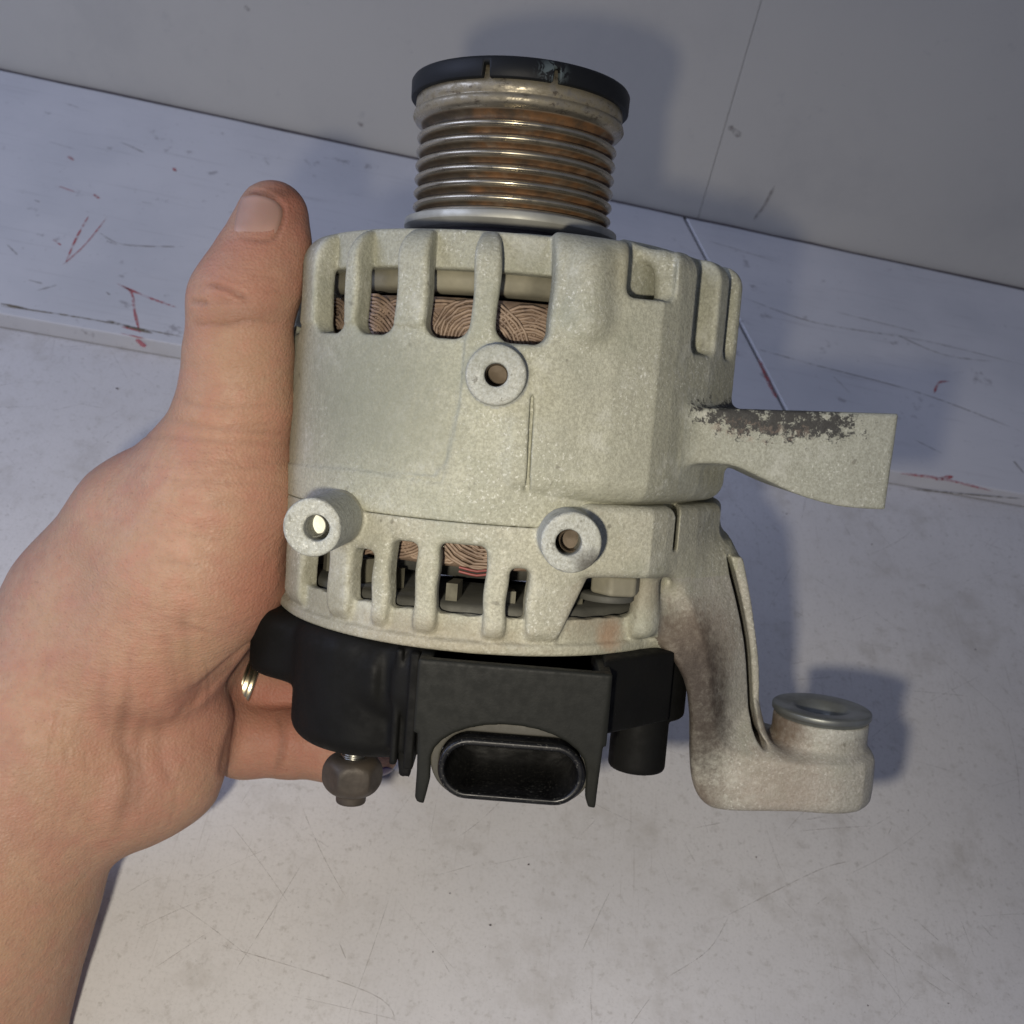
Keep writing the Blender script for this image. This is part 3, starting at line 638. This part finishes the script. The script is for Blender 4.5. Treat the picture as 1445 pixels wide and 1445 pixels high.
# insides: stator winding heads with their strands, laminations, fan blades
def heads(z0, z1, rr, seed, strands, name):
    rg = np.random.default_rng(seed)
    lathe(name, [(38, z0), (rr-2, z0), (rr, z0+2), (rr, z1-2), (rr-2.5, z1), (38, z1), (38, z0)], M_WIND, alt, 120)
    lines = []
    up_ = z0 > 0; zc0 = (z1-11.8) if up_ else (z0+11.2)
    for k in range(strands):
        a0 = math.radians(-86+k*(178/strands))+rg.normal(0, .012); zc = zc0+rg.normal(0, .5); lay = (k*2 % 3)*.55; sk = rg.normal(0, 1.6)
        for j in range(13):
            R_ = .7+j*.88; P = []
            for t in np.linspace(-.5, math.pi+.5, 19):
                u = R_*math.cos(t)*1.02+sk*math.sin(t)+.15*rg.normal(); v = R_*math.sin(t)*(1.0+.06*math.sin(k*2.1))+.12*rg.normal()
                v = zc+v if up_ else zc-v
                if v < z0+.3 or v > z1-.2: continue
                a = a0+u/rr; q = rr-.35+lay+.12*rg.normal()+.25*math.sin(t*1.5+j); P.append((math.sin(a)*q, -math.cos(a)*q, v))
            if len(P) > 3: lines.append(P)
    Vw, Fw = tube_mesh(lines, .42, 5)
    mesh_obj('wire_strands', Vw, Fw, M_WIND, alt, kind='stuff')
heads(30, 54.6, 48.2, 3, 15, 'winding_head'); heads(-9.5, 12, 48.2, 4, 15, 'winding_head')
lathe('stator_core', [(44, 10), (50.6, 10), (50.6, 30), (44, 30)], M_DARK, alt, 96)
lathe('rotor', [(.5, -14), (34, -14), (36, -10), (36, 55), (.5, 57)], M_DARK, alt, 64)
lathe('bearing_ring', [(36, 56.0), (46, 56.0), (47.5, 57), (47.5, 62), (36, 62)], M_INNER, alt, 96)
lathe('rectifier_plate', [(20, -22), (51.0, -22), (51.0, -18.5), (49.8, -17.6), (20, -17.6)], M_DARK, alt, 96)
Vb, Fb = [], []
for k in range(14):
    a = math.radians(-80+k*12.4+RNG.normal(0, 2.5)); b = len(Vb); r0, r1 = 41, 47.5+RNG.uniform(-2, 1.5); hh = RNG.uniform(2.5, 6.5); wd2 = RNG.uniform(.02, .06)
    for rr, dz in ((r0, 0), (r1, 0), (r1, hh), (r0, hh)):
        for da in (-.02, wd2): Vb.append((rr*math.sin(a+da), -rr*math.cos(a+da), -17.5+dz))
    Fb += [(b, b+2, b+3, b+1), (b+2, b+4, b+5, b+3), (b+4, b+6, b+7, b+5), (b, b+6, b+4, b+2), (b+1, b+3, b+5, b+7)]
mesh_obj('diode_fins', Vb, Fb, plain('olive_grime', (.15, .14, .10), .75, .1, .3, 500, .6), alt, False, kind='stuff')
rw = [[(math.sin(a)*50.2, -math.cos(a)*50.2, zz+2.2*abs(math.sin((a+.02)*4))) for a in np.linspace(-.10, .10, 8)] for zz in (-9.6, -10.6)]
Vw, Fw = tube_mesh(rw, .33, 6); mesh_obj('red_wire', Vw, Fw, M_REDWIRE, alt)

# rear cover of black plastic
def cover(x, y, z):
    disc = s_cylz(x, y, z, 0, 0, 57.0, -48.5, -27.6, 9.0); disc = np.maximum(disc, z+27.6)
    lobe = s_cylz(x, y, z, -25.0, -27.5, 22.0, -58.8, -27.6, 5.0)
    disc = smin(disc, s_cylz(x, y, z, -44.5, -13.5, 19.0, -46.0, -28.2, 4.0), 4.0)
    disc = np.minimum(disc, s_cylz(x, y, z, 45.5, -25.5, 10.5, -47.5, -29, 1.0))
    f = smin(disc, lobe, 1.2)
    f = smin(f, s_cylz(x, y, z, -13.5, -47.0, 6.0, -55, -28.5, 1.0), 1.5)
    f = smax(f, -s_cone(x, y, z, (-21.0, -52.4, -70), (-21.0, -52.4, -20), 1.5, 1.5), 2.5)
    f = smax(f, -s_cone(x, y, z, (-33.0, -50.6, -70), (-33.0, -50.6, -20), 1.6, 1.6), 1.6)
    f = np.minimum(f, s_box(x, y, z, (-18.2, -53.8, -57.5), (-16.4, -38, -29), .4)); f = np.minimum(f, s_box(x, y, z, (-14.6, -56.5, -57.5), (-12.2, -38, -29), .4))
    blk = s_box(x, y, z, (-11, -60.5, -46), (31.2, -30, -29.6), .6); f = np.minimum(f, blk)
    f = np.minimum(f, s_box(x, y, z, (31.5, -50, -46.2), (51.5, -20, -27.8), 1.0, rot=.30, piv=(31.5, -50)) if False else s_ext(s_poly(x, y, [(31.0, -55.5), (50.0, -38.5), (50.0, -10), (31, -10)]), z, -46.0, -27.8, 1.0))
    post = s_cylz(x, y, z, 44.0, -31.0, 7.4, -60.8, -40, .8); f = np.minimum(f, post)
    f = smax(f, -s_cylz(x, y, z, 0, 0, 50, -38, 0), .5)
    f = smax(f, -s_box(x, y, z, (-9, -57.5, -44), (29, -30, 0), .5), .3)
    return f
V, Q = sdf_mesh(cover, (-60, -66, -66), (62, 60, -24), .6)
cov = mesh_obj('rear_cover', V, Q, M_PLASTIC, alt)
def sidefin(x, y, z):                             # shroud plate of the socket with its arch and two pointed legs
    d = s_poly(x, z, [(-11.9, -28.6), (-10.4, -62.3), (-8.6, -62.6), (-8.1, -60), (-7.6, -57)]+[(10.2+18.0*math.cos(t), -52.0+9.6*math.sin(t)) for t in np.linspace(math.pi*.98, math.pi*.02, 14)]+[(28.6, -58.4), (29.4, -60.4), (31.0, -60.6), (32.3, -28.8)])
    f = s_ext(d, y, -63.2, -60.0, .35)
    wl = s_box(x, y, z, (-12.2, -63.2, -46), (-8.9, -42, -28.9), .5); wr_ = s_box(x, y, z, (29.4, -62.9, -46), (32.4, -42, -28.9), .5)
    legl = s_ext(s_poly(y, z, [(-62.6, -44), (-62.6, -62), (-60, -61.5), (-50, -44)]), x, -10.8, -8.6, .4)
    legr = s_ext(s_poly(y, z, [(-62.6, -44), (-62.6, -60), (-60, -59.5), (-50, -44)]), x, 29.3, 31.2, .4)
    return np.minimum(np.minimum(np.minimum(f, wl), wr_), np.minimum(legl, legr))
V, Q = sdf_mesh(sidefin, (-15, -66, -66), (36, -40, -26), .45)
mesh_obj('socket_shroud', V, Q, M_PLASTIC_FLAT, cov)
fin = s = None
prism_pts = [(-14.8, -44.5), (-15.6, -41.5)]
def spike(x, y, z): return s_ext(s_poly(x, z, [(-17.6, -50), (-15.9, -61.5), (-13.2, -61.5), (-13.2, -50)]), y, -50, -46.5, .3)
V, Q = sdf_mesh(spike, (-20, -53, -64), (-10, -44, -47), .5); mesh_obj('locating_tab', V, Q, M_PLASTIC, cov)
def stad(x, z, cx, cz, hx, r): return np.hypot(np.maximum(np.abs(x-cx)-hx, 0), z-cz)-r
def socket(x, y, z):
    o = s_ext(stad(x, z, 10.9, -52.3, 9.5, 6.9), y, -66.5, -28.5, .9); i = np.maximum(stad(x, z, 10.9, -52.3, 9.6, 5.5), y+31)
    fl = s_ext(stad(x, z, 10.9, -52.3, 9.6, 7.15), y, -66.8, -64.4, .7)
    f = smax(np.minimum(o, fl), -i, .6)
    f = np.minimum(f, s_ext(stad(x, z, 10.9, -52.3, 9.4, 5.9), y, -32, -28, .1))
    return f
V, Q = sdf_mesh(socket, (-9, -69, -64), (31, -25, -44), .45)
mesh_obj('connector_socket', V, Q, M_SOCKET, cov, label='oval connector socket, dusty inside')
mesh_obj('gasket', *sdf_mesh(lambda x, y, z: s_ext(np.maximum(stad(x, z, 10.9, -51.5, 9.6, 9.2), -stad(x, z, 10.9, -52.0, 9.4, 7.2)), y, -62.6, -52, .4), (-11, -65, -66), (33, -49, -41), .5), plain('dusty_grey_rim', (.055, .051, .039), .7, 0, .2), cov)
# terminal stud and its nut
sx, sy = -29.5, -33.0
zz = np.arange(-74, -50, .15); lathe('terminal_stud', [(.05, -74.2), (2.4, -74)]+[(3.0+.28*math.sin(q*2*math.pi/1.05), q) for q in zz[2:]]+[(.05, -50)], M_STEEL, alt, 32, (sx, sy))
st = bpy.data.objects['terminal_stud']
def nut(x, y, z):
    a = .20; f = None
    for k in range(3):
        t = a+k*math.pi/3; d = np.abs((x-sx)*math.sin(t)-(y-sy)*math.cos(t))-6.9; f = d if f is None else np.maximum(f, d)
    f = np.maximum(f, np.abs(z+68.2)-5.0)
    f = smax(f, s_ell(x, y, z, (sx, sy, -68.0), (8.2, 8.2, 6.3)), .6)
    f = np.minimum(f, s_cylz(x, y, z, sx, sy, 3.9, -75.6, -67, .5))
    return np.maximum(f, -s_cylz(x, y, z, sx, sy, 3.1, -70, -40))
mesh_obj('nut', *sdf_mesh(nut, (sx-10, sy-10, -80), (sx+10, sy+10, -60), .35), M_RUSTNUT, st)

# ------------------------------------------------------------------ the hand that holds it
def K(px, py, d): return np.array([(px-CPX)/FPX*d, -(py-CPX)/FPX*d, d])
def rp(r, d): return r/FPX*d
CH = []                                           # (blend, chain of (point, radius))
def chain(pts, k): CH.append((k, [(K(x, y, d), rp(r, d)) for x, y, d, r in pts]))
chain([(385, 306, 273, 50), (378, 345, 272, 57), (361, 388, 271, 66), (344, 425, 271, 68), (337, 500, 274, 73), (333, 570, 277, 77)], 3)
chain([(324, 428, 269, 50), (338, 425, 270, 55)], 6)
chain([(333, 570, 277, 77), (302, 700, 282, 114), (268, 800, 286, 134), (200, 905, 290, 128)], 4)
chain([(302, 672, 284, 96), (218, 752, 290, 116), (132, 858, 296, 116)], 4)
chain([(138, 868, 294, 118), (64, 1030, 292, 150), (-75, 1260, 286, 203), (-150, 1500, 282, 218), (-220, 1760, 276, 232)], 7)
chain([(225, 1075, 296, 82), (170, 1100, 292, 96), (60, 1080, 290, 130)], 9)
chain([(265, 1020, 300, 62), (225, 1082, 297, 86)], 8)
chain([(205, 930, 306, 105), (290, 985, 318, 52)], 8)
chain([(285, 900, 318, 70), (350, 790, 331, 60), (372, 690, 336, 55)], 9)
chain([(290, 1030, 314, 50), (345, 1046, 318, 49), (410, 1048, 320, 49)], 5)
chain([(410, 1048, 320, 49), (470, 1056, 321, 44), (535, 1066, 321, 27)], 2)
chain([(300, 962, 322, 46), (352, 968, 326, 40), (430, 986, 331, 42)], 3)
chain([(430, 986, 331, 42), (500, 985, 345, 42), (590, 985, 366, 38)], 2.5)
def loc(theta, rad, z):
    a = math.radians(theta); return a2c([(rad*math.sin(a), -rad*math.cos(a), z)])[0]
for z0, z1, d_, r0 in ((14, 8, 0, 9.6), (40, 38, 0, 9.2)):
    pts = [loc(-92, 72, z0), loc(-115, 68.5, z0), loc(-140, 68, (z0+z1)/2), loc(-163, 67.5, z1), loc(-182, 66.5, z1)]
    pal = K(345, 830 if z0 < 20 else 720, 330)
    CH.append((6, [(pal, 12.5), (pts[0], r0+1.2)])); CH.append((3, [(p, r0-.35*i) for i, p in enumerate(pts)]))
def hand(x, y, z):
    f = None
    for k, ch in CH:
        g = None
        for i in range(len(ch)-1):
            d = s_cone(x, y, z, ch[i][0], ch[i+1][0], ch[i][1], ch[i+1][1]); g = d if g is None else smin(g, d, 3.5)
        f = g if f is None else smin(f, g, k)
    # crease between the ball of the thumb and the heel of the hand
    cr = s_cone(x, y, z, K(345, 925, 285), K(285, 985, 279), 2.2, 2.0); cr = np.minimum(cr, s_cone(x, y, z, K(285, 985, 279), K(250, 1020, 272), 2.0, 1.2))
    f = smax(f, -cr, 6.)
    return f
def hand_lo():
    A = np.array([p-r for _, c in CH for p, r in c]).min(0)-2; B = np.array([p+r for _, c in CH for p, r in c]).max(0)+2
    A[1] = -222; A[0] = max(A[0], -185); return A, B
A, B = hand_lo()
V, Q = sdf_mesh(hand, A, B, .75, slack=5.)
for _ in range(2):                                # a light smoothing pass
    acc = np.zeros_like(V); num = np.zeros(len(V))
    for k in range(4):
        np.add.at(acc, Q[:, k], V[Q[:, (k+1) % 4]]+V[Q[:, k-1]]); np.add.at(num, Q[:, k], 2)
    V = V*.5+.5*acc/num[:, None]
N = vnormals(V, Q)
px, py = V[:, 0]/V[:, 2]*FPX+CPX, -V[:, 1]/V[:, 2]*FPX+CPX
front = N[:, 2] < .25
def seg_d(P):
    P = spline(P, 5); b = np.full(len(V), 1e9); tpar = np.zeros(len(V))
    for i in range(len(P)-1):
        a, e = P[i], P[i+1]-P[i]; t = np.clip(((px-a[0])*e[0]+(py-a[1])*e[1])/(e@e), 0, 1)
        d = np.hypot(px-a[0]-t*e[0], py-a[1]-t*e[1]); m = d < b; b = np.where(m, d, b); tpar = np.where(m, (i+t)/(len(P)-1), tpar)
    return b, np.clip(np.minimum(tpar, 1-tpar)*5, 0, 1)
dark = np.zeros(len(V)); disp = np.zeros(len(V))
NAIL = [(340, 276), (362, 274), (386, 281), (399, 294), (397, 316), (385, 337), (358, 338), (331, 333)]
CREASE = [(NAIL, 3.2, .5), ([(346, 270), (372, 271), (394, 281)], 2.5, .5), ([(289, 400), (320, 407), (354, 424)], 3.6, .75), ([(266, 424), (294, 428)], 3.4, .85), ([(268, 455), (310, 458), (352, 452)], 3.4, .4), ([(300, 414), (330, 428), (355, 424)], 3, .2),
          ([(250, 562), (300, 575), (400, 570)], 4, .22), ([(235, 590), (310, 605), (410, 612)], 4, .28), ([(215, 612), (300, 622), (412, 628)], 4, .25), ([(230, 650), (330, 652), (418, 655)], 4, .16), ([(230, 690), (330, 680), (415, 690)], 4, .14),
          ([(240, 720), (340, 706), (410, 722)], 4, .12), ([(186, 965), (172, 1040), (186, 1100), (160, 1185)], 9, .55), ([(205, 1000), (194, 1060), (202, 1110), (178, 1160)], 8, .3), ([(150, 920), (142, 990), (160, 1040)], 8, .18), ([(258, 850), (264, 930), (270, 985)], 9, .25),
          ([(228, 880), (245, 950), (255, 1000)], 9, .22), ([(228, 1000), (226, 1060), (246, 1110)], 8, .22), ([(340, 930), (300, 965), (270, 990), (240, 1020)], 6, .5), ([(392, 1005), (398, 1045), (388, 1095)], 4, .5), ([(402, 1010), (404, 1045), (396, 1092)], 3.5, .3), ([(345, 1045), (370, 1040)], 3, .15),
          ([(335, 1010), (318, 1060), (312, 1098)], 5, .6)]
rgc = np.random.default_rng(5)
for i in range(34):                               # fine lines: across the ball of the thumb, along the heel and wrist
    x, y = rgc.uniform(170, 390), rgc.uniform(545, 900); L_ = rgc.uniform(35, 110); sl = rgc.normal(.02+.0009*(y-600), .10)
    CREASE.append(([(x-L_/2, y-sl*L_/2), (x, y+rgc.normal(0, 3)), (x+L_/2, y+sl*L_/2)], 2.6, rgc.uniform(.05, .15)))
for i in range(26):
    x, y = rgc.uniform(60, 300), rgc.uniform(930, 1180); L_ = rgc.uniform(30, 95); a_ = rgc.normal(1.75, .22)
    CREASE.append(([(x-L_/2*math.cos(a_), y-L_/2*math.sin(a_)), (x+rgc.normal(0, 4), y), (x+L_/2*math.cos(a_), y+L_/2*math.sin(a_))], 3.0, rgc.uniform(.06, .18)))
for i in range(16):
    x, y = rgc.uniform(285, 420), rgc.uniform(375, 470); L_ = rgc.uniform(18, 50); sl = rgc.normal(.08, .15)
    CREASE.append(([(x-L_/2, y-sl*L_/2), (x, y+rgc.normal(0, 2)), (x+L_/2, y+sl*L_/2)], 2.4, rgc.uniform(.06, .18)))
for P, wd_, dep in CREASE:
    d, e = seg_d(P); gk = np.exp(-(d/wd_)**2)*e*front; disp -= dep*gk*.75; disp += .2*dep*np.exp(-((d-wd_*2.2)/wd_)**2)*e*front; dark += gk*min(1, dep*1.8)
V = V+N*disp[:, None]
def blob(x, y, rx, ry): return np.exp(-((px-x)/rx)**2-((py-y)/ry)**2)
red = .95*blob(400, 285, 40, 45)+.6*blob(355, 345, 60, 25)+.45*blob(360, 850, 45, 60)+.4*blob(260, 980, 60, 40)+.55*blob(345, 400, 75, 40)+.25*blob(330, 620, 120, 60)+.85*blob(400, 1040, 110, 55)+.5*blob(380, 800, 40, 120)+.35*blob(200, 1050, 80, 120)+.8*blob(400, 980, 70, 25)+.35*blob(425, 340, 16, 60)
yel = .5*blob(300, 480, 60, 60)+.35*blob(270, 590, 70, 50)
dirt = .8*blob(400, 272, 22, 9)+.5*blob(365, 272, 20, 6)+.45*blob(345, 445, 50, 14)+.5*blob(420, 1010, 30, 14)
WR = K(60, 1010, 292); Wv = c2w(V); o0 = c2w(WR)[0]
def skin_mat():
    t = NT('skin')
    vc = t.attr('skin_tone').outputs['Color']; sp = t.N.new('ShaderNodeSeparateColor'); t.put(sp.inputs[0], vc)
    c = t.mix(t.ramp(t.noise(45, 4), .3, .7), (.405, .248, .164), (.350, .209, .136))
    c = t.mix(t.ramp(t.noise(420, 4, .7), .40, .68, 0, .35), c, (.29, .165, .105))
    c = t.mix(t.ramp(t.noise(170, 3), .42, .70, 0, .5), c, (.40, .195, .135)); c = t.mix(t.ramp(t.noise(75, 4, .6), .46, .66, 0, .42), c, (.33, .165, .118)); c = t.mix(t.ramp(t.noise(38, 3, .6, co=t.map(loc=(.3, .1, 0))), .50, .68, 0, .38), c, (.38, .245, .145))
    c = t.mix(t.ramp(t.noise(1100, 2, .7), .60, .74, 0, .38), c, (.20, .105, .068))
    c = t.mix(t.math('MULTIPLY', sp.outputs[0], .75), c, (.34, .125, .085))
    c = t.mix(t.math('MULTIPLY', sp.outputs[1], .5), c, (.37, .20, .09))
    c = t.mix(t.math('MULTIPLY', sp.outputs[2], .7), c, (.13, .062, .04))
    cells = t.vor(1, co=t.map(scale=(1150, 1150, 1700))); fine = t.noise(1, 3, .6, co=t.map(scale=(90, 260, 1100), rot=(.5, .2, .1)))
    wr = t.noise(1, 3, .6, co=t.map(scale=(60, 120, 420), rot=(.45, -.15, 0)))
    nb = t.bump(cells, .34, .0004); nb = t.bump(fine, .24, .0005, nb); nb = t.bump(wr, .34, .0008, nb); nb = t.bump(t.noise(120, 4, .6), .25, .001, nb)
    t.set(Base_Color=c, Roughness=t.ramp(t.noise(300, 3), .3, .7, .52, .70), Normal=nb, Subsurface_Weight=.16, Subsurface_Radius=(1., .35, .18), Subsurface_Scale=.0028, Specular_IOR_Level=.3)
    return t.m
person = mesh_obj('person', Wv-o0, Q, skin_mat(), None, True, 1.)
person.location = o0
meta(person, 'bare left hand and forearm gripping the alternator, thumb up, gold ring on a finger', 'person')
if len(person.data.vertices) == len(V):
    ca = person.data.color_attributes.new('skin_tone', 'FLOAT_COLOR', 'POINT')
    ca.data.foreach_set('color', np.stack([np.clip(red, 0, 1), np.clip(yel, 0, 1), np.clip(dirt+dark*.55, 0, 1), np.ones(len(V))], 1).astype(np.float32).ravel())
# nails: curved plates laid on the finger surface
def march(px_, py_, fn=hand, d0=235., n=60):
    d = np.full(np.shape(px_), d0); X, Y = (np.asarray(px_)-CPX)/FPX, -(np.asarray(py_)-CPX)/FPX
    for _ in range(n): d = d+np.clip(fn(X*d, Y*d, d), -2, 6)*.7
    return np.stack([X*d, Y*d, d], -1)
def nail(name, outline, col, lift=.25, rough=.35):
    P = spline(outline+[outline[0]], 6)[:-1]; c = P.mean(0); rings = [1., .93, .8, .6, .4, .2]; n = len(P)
    XY = np.concatenate([c+(P-c)*r for r in rings]+[c[None]]); S = march(XY[:, 0], XY[:, 1])
    h = .8; gx = hand(S[:, 0]+h, S[:, 1], S[:, 2])-hand(S[:, 0]-h, S[:, 1], S[:, 2]); gy = hand(S[:, 0], S[:, 1]+h, S[:, 2])-hand(S[:, 0], S[:, 1]-h, S[:, 2]); gz = hand(S[:, 0], S[:, 1], S[:, 2]+h)-hand(S[:, 0], S[:, 1], S[:, 2]-h)
    G_ = np.stack([gx, gy, gz], 1); G_ /= np.linalg.norm(G_, axis=1)[:, None]
    lf = np.concatenate([np.full(n, v) for v in (-.35, lift*.7, lift, lift*1.05, lift*1.1, lift*1.1)]+[[lift*1.1]]); S = S+G_*(lf-.30*np.clip((XY[:, 1]-P[:, 1].min())/np.ptp(P[:, 1])-.72, 0, 1)/.28*(lift > .0))[:, None]
    F = []
    for r in range(len(rings)-1):
        for i in range(n): F.append((r*n+i, r*n+(i+1) % n, (r+1)*n+(i+1) % n, (r+1)*n+i))
    F += [((len(rings)-1)*n+i, (len(rings)-1)*n+(i+1) % n, len(rings)*n) for i in range(n)]
    t = NT(name+'_surface'); cc = t.mix(t.ramp(t.noise(90, 2), .3, .7), col, tuple(v*.86 for v in col)); t.set(Base_Color=cc, Roughness=rough, Normal=t.bump(t.noise(1, 2, co=t.map(scale=(900, 900, 120))), .1, .0002), Subsurface_Weight=.1, Subsurface_Scale=.001)
    o = mesh_obj('fingernail', c2w(S)-o0, F, t.m, person, True, 1.)
    q = (XY[:, 1]-P[:, 1].min())/np.ptp(P[:, 1]); e = np.concatenate([np.full(n, 1-r) for r in rings]+[[1.]])
    lum = np.clip(np.exp(-((q-1.0)/.22)**2)*.9+np.exp(-((q)/.12)**2)*.8, 0, 1); edge = np.exp(-(e/.06)**2)
    ca = o.data.color_attributes.new('nail_tone', 'FLOAT_COLOR', 'POINT'); ca.data.foreach_set('color', np.stack([lum, edge, lum*0, lum*0+1], 1).astype(np.float32).ravel())
    at = t.N.new('ShaderNodeSeparateColor'); t.put(at.inputs[0], t.attr('nail_tone').outputs['Color'])
    c2 = t.mix(t.math('MULTIPLY', at.outputs[0], .55), cc, tuple(min(1, v*1.35+.02) for v in col)); c2 = t.mix(t.math('MULTIPLY', at.outputs[1], .55), c2, tuple(v*.5 for v in col)); t.set(Base_Color=c2)
    return o
meta(nail('thumb_nail', [(340, 276), (362, 274), (386, 281), (399, 294), (396, 316), (384, 336), (358, 336), (331, 331), (329, 318), (333, 296)], (.375, .222, .165), .12, .38), 'pale thumb nail')
meta(nail('little_nail', [(531, 1087), (545, 1082), (556, 1086), (553, 1092), (540, 1096), (530, 1094)], (.10, .06, .13)), 'purple painted little finger nail')
# ring on the ring finger
ra, rb = K(346, 966, 325.5), K(356, 969, 326); ax = (rb-ra)/np.linalg.norm(rb-ra); u1 = np.cross(ax, [0, 0, 1.]); u1 /= np.linalg.norm(u1); u2 = np.cross(ax, u1)
pr = [(a_, b_+.9) for a_, b_ in [(-2.3, 8.7), (-2.3, 9.75), (-1.9, 10.05), (-1.0, 9.9), (-.8, 9.85), (-.55, 9.95), (.55, 9.95), (.8, 9.85), (1.0, 9.9), (1.9, 10.05), (2.3, 9.75), (2.3, 8.7)]]
Vr, Fr = [], []
for i in range(64):
    a = 2*math.pi*i/64
    for s_, r_ in pr: Vr.append(ra+ax*s_+(u1*math.cos(a)+u2*math.sin(a))*r_)
for i in range(64):
    for k in range(len(pr)):
        j, l = (i+1) % 64, (k+1) % len(pr); Fr.append((i*len(pr)+k, j*len(pr)+k, j*len(pr)+l, i*len(pr)+l))
mesh_obj('finger_ring', c2w(np.array(Vr))-o0, Fr, plain('pale_gold', (.72, .62, .42), .25, 1.), person, True, 1.)
